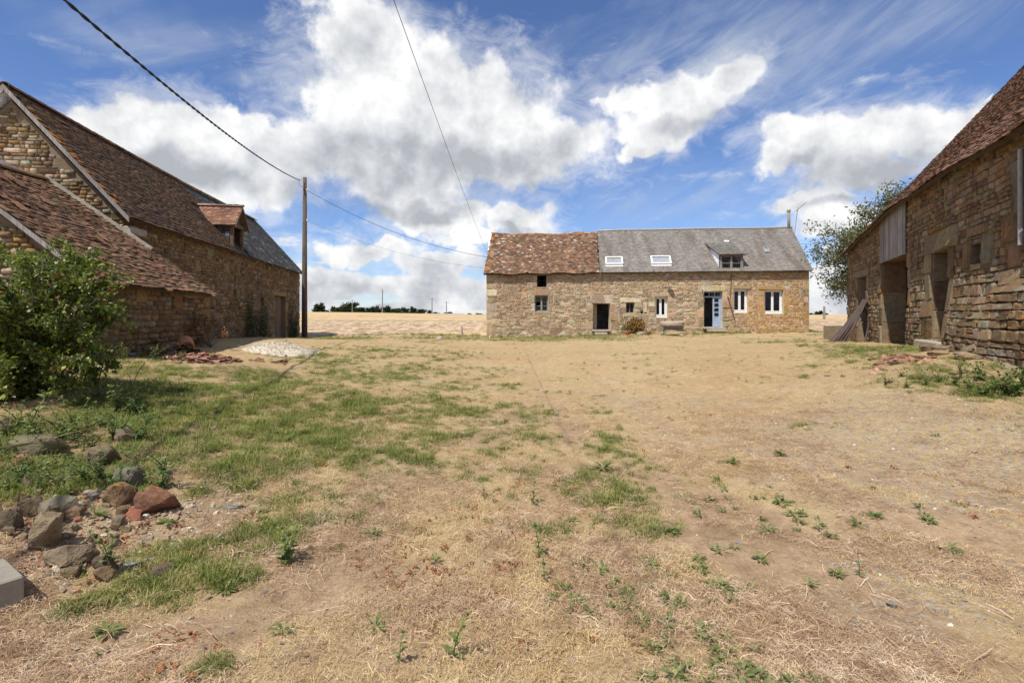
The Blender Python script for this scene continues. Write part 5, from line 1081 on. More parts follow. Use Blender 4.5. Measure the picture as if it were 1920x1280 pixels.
def ground_cover():
    rg = np.random.default_rng(77)
    gt = [tuft('tuft', 34, .085, (.05, .13), (.004, .008), (.1, .9), rg, GRASS, .25) for _ in range(3)]+[tuft('tuft', 26, .07, (.03, .075), (.004, .007), (.3, 1.2), rg, GRASS, .25)]
    x, y = cand(80000, 1.5, 34, rg); g, d, v, f = masks(x, y); k = rg.random(len(x)) < np.clip(g-.06, 0, 1)**1.1; x, y, g = x[k], y[k], g[k]
    scatter('green_grass', x, y, rg.uniform(0, 6.28, len(x)), rg.uniform(.4, 1.0, len(x))*(.45+.5*g)*(1+y*.02), rg.integers(0, 4, len(x)), gt, 'low green grass in patches across the dry yard', 'grass', .12)
    st = [tuft('tuft', 40, .10, (.015, .055), (.0013, .003), (.5, 1.5), rg, STRAW, .3) for _ in range(3)]
    x, y = cand(62000, 1.5, 32, rg); g, d, v, f = masks(x, y); cl = fbm(x*2.3+9, y*2.3, 3)
    k = rg.random(len(x)) < np.clip((1-d*1.25)*(1-v*.75)*(1.15-g*.75)*np.clip((cl-.30)*3.2, .05, 1)*np.clip(y/4.2, .25, 1), 0.02, 1); x, y = x[k], y[k]
    scatter('dry_grass', x, y, rg.uniform(0, 6.28, len(x)), rg.uniform(.45, 1.0, len(x))*(1+y*.02), rg.integers(0, 3, len(x)), st, 'short dry straw coloured grass over the yard', 'dry grass', .2)
    n = 900; x = rg.uniform(-12, 19, n); y = 29.6+rg.normal(0, .5, n)+1.6*(x < -2); k = ~in_building(x, y) & (rg.random(n) < np.clip((fbm(x*.6, y*.6+3, 3)-.35)*3, 0, 1)); x, y = x[k], y[k]
    scatter('edge_grass', x, y, rg.uniform(0, 6.28, len(x)), rg.uniform(.8, 2.0, len(x)), rg.integers(0, 4, len(x)), gt, 'green grass along the field edge and house foot', 'grass', .12)
    lt = [litter('straws', 70, .17, (.02, .08), (.0009, .0022), rg, LITTER) for _ in range(4)]
    x, y = cand(15000, 1.5, 8.5, rg); g, d, v, f = masks(x, y); cl = fbm(x*1.9+2, y*1.9+7, 3)
    k = rg.random(len(x)) < np.clip(1.1-d*1.1-v*.5-g*.55, .05, 1)*np.clip((cl-.38)*4, .05, 1); x, y = x[k], y[k]
    scatter('straw_litter', x, y, rg.uniform(0, 6.28, len(x)), rg.uniform(.6, 1.15, len(x)), rg.integers(0, 4, len(x)), lt, 'pale broken straw lying on the bare soil', 'straw', .06)
    ls = [litter('twigs', 3, .25, (.08, .20), (.002, .004), rg, LITTER) for _ in range(3)]
    x, y = cand(260, 1.7, 6, rg); scatter('long_straws', x, y, rg.uniform(0, 6.28, len(x)), rg.uniform(.6, 1.1, len(x)), rg.integers(0, 3, len(x)), ls, 'long single straws strewn on the foreground soil', 'straw', .05, .008)
    dd = [tuft('tuft', 20, .05, (.015, .05), (.006, .013), (.2, 1.5), rg, DEAD, .3, 1.4) for _ in range(3)]
    x, y = cand(5200, 1.6, 9, rg); cl = fbm(x*1.5+31, y*1.5+17, 3); left = np.clip(.9-(x/y+.3)*1.1, .12, 1); k = rg.random(len(x)) < np.clip((cl-.52)*5, 0, 1)*left; x, y = x[k], y[k]
    scatter('dead_weeds', x, y, rg.uniform(0, 6.28, len(x)), rg.uniform(.5, 1.3, len(x)), rg.integers(0, 3, len(x)), dd, 'rust coloured withered weeds curled on the soil', 'dead weeds', .3)
    wl = []
    for _ in range(3):
        n = 16; a = rg.uniform(0, 6.28, n); el = rg.uniform(.1, .8, n); r = rg.uniform(.0, .03, n); c = np.stack([r*np.cos(a), r*np.sin(a), rg.uniform(0, .03, n)], 1); dd_ = np.stack([np.cos(a)*np.cos(el), np.sin(a)*np.cos(el), np.sin(el)], 1)
        me = leaf_mesh('leaves', leaf_arrays(c, dd_, np.array([0, 0, 1.0]), rg.uniform(.02, .05, n), rg.uniform(.007, .016, n), np.clip(1+rg.normal(0, .2, (n, 1)), .5, 1.5)*np.ones((n, 3)))); me.materials.append(LEAF_W); wl.append(me)
    x, y = cand(9000, 1.6, 16, rg); g, d, v, f = masks(x, y); cl = fbm(x*1.1+51, y*1.1+7, 3); k = rg.random(len(x)) < np.clip((cl-.60)*1.6+g*.16+.5*np.exp(-((x+3.6)/1.0)**2-((y-4.6)/1.3)**2), .008, .6)*np.clip(1.1-v*.8, .1, 1); x, y = x[k], y[k]
    scatter('leafy_weeds', x, y, rg.uniform(0, 6.28, len(x)), rg.uniform(.5, 1.2, len(x)), rg.integers(0, 3, len(x)), wl, 'tiny leafy weeds dotted between the grass', 'weeds', .15)
    def pebble(n, flat, cols):
        bm = bmesh.new(); bmesh.ops.create_icosphere(bm, subdivisions=1, radius=1)
        for q in bm.verts: q.co = Vector((q.co.x*rg.uniform(.8, 1.2), q.co.y*rg.uniform(.6, 1.0), q.co.z*flat*rg.uniform(.7, 1.1)))
        me = bpy.data.meshes.new('pebble'); bm.to_mesh(me); bm.free(); c = np.ones((len(me.vertices), 4), np.float32); c[:, :3] = cols; at = me.color_attributes.new('Col', 'FLOAT_COLOR', 'POINT'); at.data.foreach_set('color', c.ravel()); me.materials.append(PEBBLE); return me
    pb = [pebble(0, .45, (.40, .34, .26)), pebble(0, .3, (.22, .22, .23)), pebble(0, .5, (.33, .25, .17)), pebble(0, .25, (.17, .18, .20)), pebble(0, .5, (.60, .53, .42)), pebble(0, .4, (.42, .23, .15))]
    x, y = cand(26000, 1.6, 18, rg); g, d, v, f = masks(x, y); k = rg.random(len(x)) < np.clip(v*1.3+d*.14+.02-g*.4, .006, 1); x, y = x[k], y[k]
    s = np.minimum(.0056*np.exp(rg.normal(0, .6, len(x))), .015)*(1+y*.05)
    scatter('gravel', x, y, rg.uniform(0, 6.28, len(x)), s, rg.choice(6, len(x), p=[.27, .2, .25, .13, .11, .04]), pb, 'grey and tan gravel chips trodden into the yard', 'gravel', .3, .001)
    # clods and crumbs around the rubble at the left
    x = rg.normal(0, 1, 1500); y = rg.normal(0, 1, 1500); gx, gy = G(310, 960); x = gx+x*.42; y = gy+y*.26
    scatter('soil_crumbs', x, y, rg.uniform(0, 6.28, len(x)), .007*np.exp(rg.normal(0, .6, len(x))), rg.choice([2, 0, 4], len(x), p=[.55, .35, .1]), pb, 'dry sandy soil crumbs beside the red rock', 'soil', .5, .002)
    n = 1100; px = rg.uniform(-60, 480, n); py = rg.uniform(860, 1130, n); pts = np.array([G(a, b) for a, b in zip(px, py)]); x, y = pts[:, 0], pts[:, 1]; k = rg.random(n) < np.clip(1.1-px/470, .12, 1); x, y = x[k], y[k]
    scatter('rubble_chips', x, y, rg.uniform(0, 6.28, len(x)), np.minimum(.012*np.exp(rg.normal(0, .6, len(x))), .03), rg.choice([0, 1, 2, 4, 5], len(x), p=[.3, .12, .4, .08, .1]), pb, 'small stone chips strewn round the rocks', 'rubble', .5, .002)
    x, y = G(505, 664); x = x+rg.normal(0, .55, 2600); y = y+.65+rg.normal(0, .5, 2600); u, v = (x-G(505, 664)[0])/1.19, (y-G(505, 664)[1]-.7)/1.06; mh = .30*np.maximum(0, 1-np.hypot(u, v)**1.3)*.95
    o = scatter('mound_pebbles', x, y, rg.uniform(0, 6.28, len(x)), .010*np.exp(rg.normal(0, .4, len(x))), rg.choice([0, 4, 2], len(x), p=[.2, .78, .02]), pb, 'pale pebbles covering the gravel mound', 'pebbles', .5, mh-.03)
ground_cover()

# ------------------------------------------------------------------ rocks
def rock_mesh(rg, sx, sy, sz, ang=0.6, sub=2, npt=16):
    bm = bmesh.new(); pts = unit(rg.normal(0, 1, (npt, 3)))*rg.uniform(.75, 1.0, (npt, 1)); pts = np.sign(pts)*np.abs(pts)**ang
    for p in pts: bm.verts.new(p)
    r = bmesh.ops.convex_hull(bm, input=bm.verts); bmesh.ops.delete(bm, geom=[g for g in r['geom_interior'] if isinstance(g, bmesh.types.BMVert)], context='VERTS')
    bmesh.ops.bevel(bm, geom=list(bm.edges), offset=.07, segments=1, affect='EDGES', profile=.5); bmesh.ops.triangulate(bm, faces=bm.faces)
    for _ in range(sub): bmesh.ops.subdivide_edges(bm, edges=[e for e in bm.edges if e.calc_length() > .22], cuts=1); bmesh.ops.triangulate(bm, faces=bm.faces)
    bmesh.ops.subdivide_edges(bm, edges=[e for e in bm.edges if e.calc_length() > .3], cuts=1); bmesh.ops.triangulate(bm, faces=bm.faces); sd = rg.uniform(0, 90)
    for v in bm.verts:
        c = v.co; k = float(fbm(np.array(c.x*2.2+sd), np.array(c.y*2.2+c.z*1.7+sd), 3))-.5; k2 = float(fbm(np.array(c.x*7+sd), np.array(c.y*7+c.z*6+sd), 2))-.5; v.co = c*(1+k*.36+k2*.10)
    zmin = min(v.co.z for v in bm.verts)
    for v in bm.verts: v.co = Vector((v.co.x*sx/2, v.co.y*sy/2, (v.co.z-zmin)*sz/2))
    me = bpy.data.meshes.new('rock'); bm.to_mesh(me); bm.free(); me.polygons.foreach_set('use_smooth', np.zeros(len(me.polygons), bool)); return me
def set_col(me, col):
    c = np.ones((len(me.vertices), 4), np.float32); c[:, :3] = col; a = me.color_attributes.new('Col', 'FLOAT_COLOR', 'POINT'); a.data.foreach_set('color', c.ravel())
def rock(px, py, w, h, col, label, rg, name='rock', ang=.6, tilt=0, dep=.8, mat=None, sink=.12, group=None, cat='rock', npt=16):
    """rock whose foot is seen at (px, py+h/2), w and h pixels in size"""
    x, y = G(px, py+h*.42); W = w*y/FPX; H = h*y/FPX*.95; me = rock_mesh(rg, W, W*dep, H/(1-sink), ang, npt=npt); set_col(me, np.asarray(col)*(.64 if py > 700 else .85))
    o = link(name, me, mat or ROCK, None, (x, y+W*dep*.3, gz(x, y+W*dep*.3)-H*sink), label=label, cat=cat, group=group); o.rotation_euler = (0, tilt, rg.uniform(-.4, .4)); return o
rgk = np.random.default_rng(8)
rock(280, 943, 84, 56, (.30, .155, .10), 'reddish brown angular rock lying on pale soil crumbs', rgk, ang=.45, tilt=.28, dep=.7, npt=10)
rock(212, 932, 66, 62, (.40, .27, .155), 'crumbly sandy lump against the reddish rock', rgk, ang=.9)
rock(230, 903, 66, 40, (.27, .245, .20), 'grey rock half hidden behind the crumbly sandy lump', rgk)
rock(97, 966, 72, 48, (.33, .285, .20), 'rounded olive grey stone above the pointed stone', rgk, ang=.9)
rock(75, 1008, 62, 76, (.38, .29, .185), 'pointed tan stone standing upright among dead weeds', rgk, ang=.5)
rock(112, 1052, 92, 46, (.33, .255, .17), 'low brown stone with dark mossy end beside the concrete block', rgk, ang=.7)
rock(8, 985, 46, 60, (.21, .165, .11), 'dark stone at the edge of the rubble', rgk)
rock(48, 955, 44, 42, (.20, .145, .095), 'dark brown stone in shade behind the rounded stone', rgk)
rock(166, 943, 26, 15, (.36, .34, .31), 'small pale grey stone beside the crumbly lump', rgk)
rock(122, 1008, 30, 16, (.60, .56, .50), 'little whitish stone chip beside the pointed stone', rgk)
rock(52, 835, 120, 62, (.27, .235, .14), 'large mossy boulder in front of the leafy bush', rgk, ang=.9)
rock(232, 822, 50, 34, (.30, .24, .16), 'jagged tan rock among weeds right of the flat slab', rgk)
rock(178, 852, 66, 46, (.27, .21, .135), 'lumpy tan rock between boulder and weeds', rgk)
rock(823, 633, 14, 10, (.50, .43, .34), 'single pale boulder at the field edge', rgk)
for k, (px, py, w, h) in enumerate([(1812, 640, 60, 26), (1850, 652, 70, 34), (1780, 652, 46, 18), (1895, 660, 60, 28), (1830, 668, 60, 16), (1765, 660, 40, 14), (1870, 640, 46, 30), (1745, 652, 30, 14)]):
    rock(px, py, w, h, np.array([.31, .235, .15])*rgk.uniform(.75, 1.2), 'tumbled brown footing stone at the base of the big barn wall', rgk, 'footing_stone', .7, group='tumbled footing stones along the big barn', cat='stone')
x, y = G(46, 1142); me = MB().box((0, 0, -.05), (-.22, -.33, 0), (-.27, .18, 0), (0, 0, .20)).mesh('concrete_block', bevel=.008); link('concrete_block', me, CONCRETE, None, (x, y, gz(x, y)), label='smooth grey concrete block beside the low brown stone', cat='block')
for (px, py, w, d_, lab) in ((430, 948, 62, .10, 'blue grey slate shard beside soil crumbs'), (250, 1058, 46, .09, 'dark slate shard half buried among green grass'), (8, 1135, 40, .12, 'dark slate shard beside the concrete block'), (1672, 1131, 26, .05, 'single dark slate chip on bare sandy soil')):
    x, y = G(px, py); W = w*y/FPX; me = rock_mesh(rgk, W, d_, .035, .5, 1, 9); set_col(me, (.19, .205, .23)); o = link('slate_shard', me, SLATECHIP, None, (x, y, gz(x, y)-.008), label=lab, cat='slate'); o.rotation_euler = (rgk.uniform(-.15, .15), rgk.uniform(-.15, .15), rgk.uniform(-.5, .5))
for k in range(110):
    px, py = rgk.uniform(-40, 340), rgk.uniform(800, 1090)
    if px > 130 and rgk.random() < (px-130)/230: continue
    s = min(17*math.exp(rgk.exponential(.6)), 48)*(.6+.4*(py-780)/300); brick = rgk.random() < .14; rock(px, py, s, s*rgk.uniform(.45, .8), np.array([.38, .18, .11] if brick else [.30, .225, .15])*rgk.uniform(.6, 1.25)*np.array([1, rgk.uniform(.88, 1.06), rgk.uniform(.8, 1.1)]), 'broken piece of red brick in the weedy rubble bank' if brick else 'half buried broken stone in the weedy rubble bank', rgk, 'rubble_stone', rgk.uniform(.35, .7), sink=.3, group='broken bricks in the rubble bank by the bush' if brick else 'broken stones in the rubble bank by the bush', cat='stone', npt=int(rgk.integers(9, 15)), dep=rgk.uniform(.6, 1))
# flat stone slab by the big barn
x, y = G(1905, 690); me = rock_mesh(rgk, 1.3, .8, .14, .5, 2, 12); set_col(me, (.27, .225, .16)); link('stone_slab', me, ROCK, None, (x+.25, y+.1, gz(x, y)-.08), label='broad flat stone slab on the ground by the barn corner', cat='slab')

# ------------------------------------------------------------------ plants
def weed(px, py, hpx, rg, label, name='weed_plant', mat=LEAF_W, nst=1, leafL=.22, group='leafy weeds standing singly in the foreground', cat='weed', spread=.2, npair=6):
    x, y = G(px, py); H = hpx*y/FPX; root = empty(name, (x, y, gz(x, y)-.005), label, cat, group); st = MB(); parts = []
    for s in range(nst):
        a = rg.uniform(0, 6.28); ln = rg.uniform(.02, spread); hh = H*rg.uniform(.75, 1.0) if s else H; pts = [np.array([math.cos(a)*ln*hh*t*t*2, math.sin(a)*ln*hh*t*t*2, hh*t]) for t in np.linspace(0, 1, 6)]
        st.tube(pts, list(np.linspace(H*.022, H*.008, 6)), 5)
        n = npair*2; t = np.repeat(np.linspace(.12, .98, npair), 2); aa = np.arange(n)*np.pi+np.repeat(np.arange(npair)*1.4, 2)+a; base = np.array([np.array([math.cos(a)*ln*hh*q*q*2, math.sin(a)*ln*hh*q*q*2, hh*q]) for q in t])
        el = rg.uniform(.0, .7, n)+.5*(t > .85); d = np.stack([np.cos(aa)*np.cos(el), np.sin(aa)*np.cos(el), np.sin(el)], 1); LL = H*leafL*rg.uniform(.8, 1.5, n)*(1.15-.55*t)
        parts.append(leaf_arrays(base, d, np.array([0, 0, 1.0]), LL, LL*.52, np.clip(1+rg.normal(0, .18, (n, 1)), .5, 1.5)*np.ones((n, 3))))
        n2 = 5; aa = rg.uniform(0, 6.28, n2); d = np.stack([np.cos(aa)*.5, np.sin(aa)*.5, np.ones(n2)], 1); parts.append(leaf_arrays(np.repeat(pts[-1][None], n2, 0), d, np.array([.3, .2, 1.0]), H*leafL*.5, H*leafL*.25, np.full((n2, 3), 1.2)))
    st.build('stem', LEAF_W, root, True, keep=False); link('leaves', leaf_mesh('leaves', *parts), mat, root, keep=False); return root
rgw = np.random.default_rng(41)
WT = 'upright green weed with oval leaves on dry straw'
for (px, py, h) in ((850, 1237, 88), (749, 1246, 62), (1011, 1043, 62), (1021, 1092, 52), (1069, 1146, 40), (960, 1086, 26), (711, 946, 30), (908, 931, 32), (925, 938, 20), (1000, 942, 42), (918, 998, 20), (955, 990, 24), (1612, 1080, 40), (1412, 868, 0.1)):
    if h > 1: weed(px, py, h, rgw, WT)
def rosette(px, py, wpx, rg, label, mat=LEAF_W, group='flat leafy rosettes on the yard', cat='weed', n=22, up=.35, name='rosette_weed'):
    x, y = G(px, py); W = wpx*y/FPX*.5; a = rg.uniform(0, 6.28, n); el = rg.uniform(.05, up, n)+.5*(rg.random(n) < .25); d = np.stack([np.cos(a)*np.cos(el), np.sin(a)*np.cos(el), np.sin(el)], 1); LL = W*rg.uniform(.6, 1.1, n)
    me = leaf_mesh('rosette', leaf_arrays(d*.01, d, np.array([0, 0, 1.0]), LL, LL*.3, np.clip(1+rg.normal(0, .2, (n, 1)), .5, 1.5)*np.ones((n, 3)))); link(name, me, mat, None, (x, y, gz(x, y)+.006), label=label, cat=cat, group=group)
RL = 'low green rosette of leaves spread flat on dry soil'
for (px, py, wd) in ((1165, 1149, 34), (1259, 1133, 48), (1255, 1168, 34), (1355, 1105, 60), (1330, 1100, 40), (1222, 1212, 40), (1408, 1100, 26), (1570, 1078, 34), (1312, 1052, 30), (1262, 998, 40), (1425, 1050, 30), (1465, 945, 40), (1505, 965, 26), (1640, 970, 44), (1610, 985, 40), (1740, 980, 36), (1780, 1030, 44), (1560, 1000, 30), (700, 1000, 50), (1130, 880, 50), (1460, 850, 30), (1375, 870, 36), (1395, 1255, 40), (1420, 1275, 60), (310, 985, 40), (185, 978, 34), (420, 1110, 44), (200, 1190, 50)): rosette(px, py, wd, rgw, RL)
weed(535, 1058, 70, rgw, 'bushy leafy weed with many stems near the bare soil', nst=6, spread=.5, group=None, leafL=.24)
weed(205, 1080, 80, rgw, 'yellow flowering weed growing beside the low brown stone', nst=4, spread=.35, group=None, leafL=.18)
weed(45, 850, 105, rgw, 'tall thin weed standing before the mossy boulder', group=None, leafL=.22, npair=5)
NL = 'dark green leafy clump growing at the foot of the big barn'
for (px, py, h) in ((1885, 738, 44), (1845, 742, 40), (1868, 728, 36), (1820, 730, 26), (1905, 740, 40), (1790, 722, 24), (1760, 716, 22), (1838, 712, 34), (1735, 722, 18), (1700, 728, 16), (1915, 728, 40), (1800, 700, 20), (1690, 706, 14), (1660, 722, 14)): weed(px, py, h, rgw, NL, 'nettle_clump', LEAF_N, 7, .26, 'dark leafy clumps below the big barn', 'weed clump', .8, 5)
for k in range(44):
    px, py = rgw.uniform(-20, 330), rgw.uniform(760, 940); weed(px, py, rgw.uniform(26, 62), rgw, 'bright green broad leaved weed clump growing in the rubble bank' if k % 2 else 'pale grey green weed clump growing in the rubble bank', 'weed_clump', LEAF_N if k % 2 else LEAF_W, 5, .20, 'bright weed clumps in the rubble bank' if k % 2 else 'grey weed clumps in the rubble bank', 'weed clump', .7, 6)
GLW = 'grey green leafy weed growing beside the tile rubble'
for (px, py, h) in ((265, 672, 26), (290, 675, 30), (232, 676, 24), (305, 668, 24), (340, 676, 18), (210, 690, 24)): weed(px, py, h, rgw, GLW, 'weed_plant', LEAF_W, 6, .2, 'grey green weeds by the tile rubble', 'weed', .6, 6)
for (px, py, h, lean, lab) in ((246, 742, 62, .35, 'bare leaning twig right of the leafy bush'), (183, 740, 70, .15, 'thin bare sapling close to the leafy bush')):
    x, y = G(px, py); H = h*y/FPX; mb = MB(); mb.tube([(0, 0, -.02), (lean*H*.2, 0, H*.4), (lean*H*.55, .02, H*.75), (lean*H*1.1, .02, H)], [.010, .008, .006, .003], 5); mb.tube([(lean*H*.2, 0, H*.4), (lean*H*.2-.10, .02, H*.7)], [.006, .003], 4); mb.build('sapling', BARK, None, loc=(x, y, gz(x, y)), label=lab, cat='sapling')

def bush():
    rg = np.random.default_rng(91); bx, by = -5.75, 5.95; bz = gz(bx, by)-.12; root = empty('leafy_bush', (bx, by, bz), 'dense glossy green bush in front of the low outbuilding', 'bush')
    mb = MB(); tips = []
    for k in range(84):
        a = rg.uniform(0, 6.28); out = rg.uniform(.25, 1.28)*(1.0 if rg.random() < .8 else 1.1); h = rg.uniform(.22, 1.95)*(1.12-.22*out); b = np.array([math.cos(a)*.12, math.sin(a)*.12, 0]); e = np.array([math.cos(a)*out, math.sin(a)*out, h]); m = np.array([math.cos(a)*out*.4, math.sin(a)*out*.4, h*.6]); pts = [b, m*.6+b*.4, m, e]
        mb.tube(pts, [.018, .013, .009, .003], 5); tips.append(pts)
        for j in range(5):
            t = rg.uniform(.35, .95); p = m+(e-m)*t; q = p+unit(rg.normal(0, 1, 3)+np.array([math.cos(a), math.sin(a), .5])*.8)*rg.uniform(.15, .42); mb.tube([p, (p+q)/2+np.array([0, 0, .02]), q], [.006, .004, .002], 4); tips.append([p, (p*2+q)/3, (p+2*q)/3, q])
    mb.build('stems', BARK, root, keep=False)
    C, D = [], []
    for pts in tips:
        n = 24 if len(pts) else 0; n = int(rg.integers(50, 92))
        for k in range(n):
            t = rg.uniform(.15, 1)*3; i = min(int(t), 2); p = pts[i]+(pts[i+1]-pts[i])*(t-i); C.append(p+rg.normal(0, .035, 3)); D.append((pts[i+1]-pts[i])/np.linalg.norm(pts[i+1]-pts[i]+1e-6)*.5+unit(rg.normal(0, 1, 3)))
    C, D = np.array(C), np.array(D); n = len(C); k = C[:, 2] > .04; C, D = C[k], D[k]; n = len(C); L = rg.uniform(.03, .08, n); col = np.clip(1+rg.normal(0, .25, (n, 1)), .45, 1.8)*np.ones((n, 3)); red = rg.random(n) < .02; col[red] = np.array([2.4, .55, .9]); yl = rg.random(n) < .05; col[yl] = np.array([1.9, 1.7, 1.0])
    link('foliage', leaf_mesh('foliage', leaf_arrays(C, D, unit(rg.normal(0, 1, (n, 3))*.6+np.array([0, 0, 1.0])), L, L*.5, col)), LEAF_B, root, keep=False, kind='stuff')
bush()

def leafy_tree(name, loc, H, crown, rg, label, mat, nleaf, lsz, trunk_r, group=None, lean=(0, 0), gapy=.5, nb=26, cat='tree'):
    """trunk with limbs, leaves clumped round the limb ends"""
    root = empty(name, loc, label, cat, group); mb = MB(); tips = []; top = np.array([lean[0], lean[1], H*.92])
    tr = [np.array([0, 0, -.2]), top*.3+rg.normal(0, .05, 3)*H*.1, top*.62+rg.normal(0, .06, 3)*H*.1, top]; mb.tube(tr, [trunk_r, trunk_r*.75, trunk_r*.45, trunk_r*.1], 7)
    for k in range(nb):
        t = rg.uniform(.22, .98); i = min(int(t*3), 2); p = tr[i]+(tr[i+1]-tr[i])*(t*3-i); a = rg.uniform(0, 6.28); r = crown*rg.uniform(.45, 1.0)*math.sqrt(max(.08, 1-((t-.52)/.55)**2)); e = p+np.array([math.cos(a)*r, math.sin(a)*r, rg.uniform(.15, .55)*r]); m = (p+e)/2+np.array([0, 0, -.05*r]); mb.tube([p, m, e], [trunk_r*.28, trunk_r*.16, trunk_r*.05], 5); tips += [(p+e*2)/3, m, e]
        for j in range(3): q = m+(e-m)*rg.uniform(0, 1)+rg.normal(0, .22, 3)*r; mb.tube([m, q], [trunk_r*.1, trunk_r*.03], 4, False); tips.append(q)
    mb.build('trunk', BARK, root, keep=False)
    tips = np.array(tips); ci = rg.integers(0, len(tips), nleaf); C = tips[ci]+rg.normal(0, crown*.12, (nleaf, 3))*np.array([1, 1, .8]); D = rg.normal(0, 1, (nleaf, 3)); n = nleaf; L = lsz*rg.uniform(.7, 1.4, n); cv = np.clip(1+rg.normal(0, .3, len(tips)), .5, 1.6)[ci][:, None]*np.clip(1+rg.normal(0, .15, (n, 1)), .6, 1.5)*np.ones((n, 3))
    link('crown', leaf_mesh('crown', leaf_arrays(C, D, unit(rg.normal(0, 1, (n, 3))), L, L*gapy, cv)), mat, root, keep=False, kind='stuff'); return root
rgt = np.random.default_rng(15)
x, y = 18.5, 27.0; leafy_tree('willow_tree', (x, y, gz(x, y)), 7.9, 2.35, rgt, 'airy grey green tree showing above the big barn roof', LEAF_T, 13000, .16, .13, lean=(.7, 0), gapy=.34, nb=34)
FT = 'small dark tree on the far edge of the stubble field'
fars = [(598, 571, 17), (613, 582, 9), (630, 578, 17), (645, 576, 20), (660, 570, 17), (673, 580, 15), (681, 578, 13), (692, 579, 16), (704, 577, 13), (724, 574, 15), (714, 581, 12), (743, 580, 24), (759, 577, 14), (775, 579, 13), (786, 581, 15), (806, 584, 10), (818, 586, 12), (841, 585, 13), (881, 588, 8), (897, 588, 14), (650, 581, 22), (735, 583, 18), (700, 582, 16), (1519, 587, 9), (1537, 585, 14), (1548, 588, 9)]
protos = []
for k in range(5):
    o = leafy_tree('far_tree', (0, 0, 0), 8.0, 3.2+.3*k, rgt, FT, LEAF_F, 1500, .75, .25, 'dark trees along the far field edge', nb=14, gapy=.8); protos.append(o)
for i, (px, ty, wd) in enumerate(fars):
    Yd = 300+rgt.uniform(-25, 25); X = (px-960)*Yd/FPX; zt = EYE+(HZ-ty)*Yd/FPX; zb = gz(X, Yd); H = (zt-zb)*1.12; W = wd*Yd/FPX
    if i < 5: r = protos[i]
    else:
        s = protos[int(rgt.integers(0, 5))]; r = s.copy(); COL.objects.link(r)
        for ch in s.children: c = ch.copy(); COL.objects.link(c); c.parent = r
    if wd >= 20: r['label'] = 'broad low dark tree mass on the far edge of the stubble field'
    elif ty >= 584: r['label'] = 'tiny dark shrub low on the far field horizon'
    else: r['label'] = FT
    r.location = (X, Yd, zb); r.rotation_euler = (0, 0, rgt.uniform(0, 6.28)); sxy = W/7.4*1.45; r.scale = (sxy, sxy, H/8.2)
# flowering shrub, ivy, dead flower heads
def blob_plant(name, c, rx, ry, rz, n, lsz, mat, label, cat, rg, stems=8, asp=.55):
    root = empty(name, c, label, cat); mb = MB()
    for k in range(stems): a = rg.uniform(0, 6.28); r = rg.uniform(.2, .8); mb.tube([(0, 0, -.05), (math.cos(a)*rx*r*.5, math.sin(a)*ry*r*.5, rz*.7), (math.cos(a)*rx*r, math.sin(a)*ry*r, rz*rg.uniform(1.0, 1.8))], [.015, .01, .004], 4)
    mb.build('stems', BARK, root, keep=False); d = unit(rg.normal(0, 1, (n, 3))); r = rg.random(n)**.4*(.75+.5*fbm(d[:, 0]*2+7, d[:, 1]*2+d[:, 2]*2, 2)); C = d*r[:, None]*np.array([rx, ry, rz])+np.array([0, 0, rz*.95]); C[:, 2] = np.maximum(C[:, 2], .02); L = lsz*rg.uniform(.7, 1.3, n)
    link('foliage', leaf_mesh('foliage', leaf_arrays(C, d+rg.normal(0, .6, (n, 3)), unit(rg.normal(0, 1, (n, 3))), L, L*asp, np.clip(1+rg.normal(0, .25, (n, 1)), .4, 1.7)*np.ones((n, 3)))), mat, root, keep=False, kind='stuff')
X, Y = hx(1187), 29.45; blob_plant('flowering_shrub', (X, Y, gz(X, Y)+.15), .58, .42, .42, 1400, .10, LEAF_O, 'orange red flowering shrub against the farmhouse wall', 'shrub', rgt)
X, Y = hx(1168), 29.5; blob_plant('small_shrub', (X, Y, gz(X, Y)+.1), .22, .2, .24, 300, .07, LEAF_W, 'small green shrub behind the red flower pot', 'shrub', rgt, 4)
def ivy(u0, u1, z0, z1, n, label, w):
    rg = rgt; root = empty('ivy', w.p((u0+u1)/2, z0, .05), label, 'ivy'); c0 = WL[root.name]; mb = MB(); C = []
    for k in range(9):
        u = rg.uniform(u0, u1); pts = [w.p(u, z0, .06)]; zt = rg.uniform(z0+.4*(z1-z0), z1)
        for t in np.linspace(.2, 1, 6): u += rg.normal(0, .10); pts.append(w.p(u, z0+(zt-z0)*t, .07+rg.uniform(0, .03)))
        mb.tube(pts, list(np.linspace(.02, .005, len(pts))), 5)
        for i in range(len(pts)-1):
            for j in range(n//54): C.append(pts[i]+(pts[i+1]-pts[i])*rg.random()+LU*rg.normal(0, .11)+np.array([0, 0, rg.normal(0, .08)])+LN*rg.uniform(.0, .10))
    mb.build('stems', BARK, root); C = np.array(C); m = len(C); L = rg.uniform(.05, .10, m); link('foliage', leaf_mesh('foliage', leaf_arrays(C, rg.normal(0, 1, (m, 3))-np.array([0, 0, .5]), LN+rg.normal(0, .4, (m, 3)), L, L*.8, np.clip(1+rg.normal(0, .3, (m, 1)), .4, 1.7)*np.ones((m, 3)))), LEAF_I, root, kind='stuff')
lw = Wall((-10.1, 13.3), LU, LN, 17.75)
ivy(uof(lw, 457), uof(lw, 482), .5, 2.5, 800, 'broad dark ivy climbing the shaded barn wall', lw); ivy(uof(lw, 486), uof(lw, 494), .4, 2.1, 700, 'narrow green ivy beside the small barn window', lw); ivy(uof(lw, 541), uof(lw, 552), .2, 1.8, 700, 'dark ivy right of the plank barn door', lw)
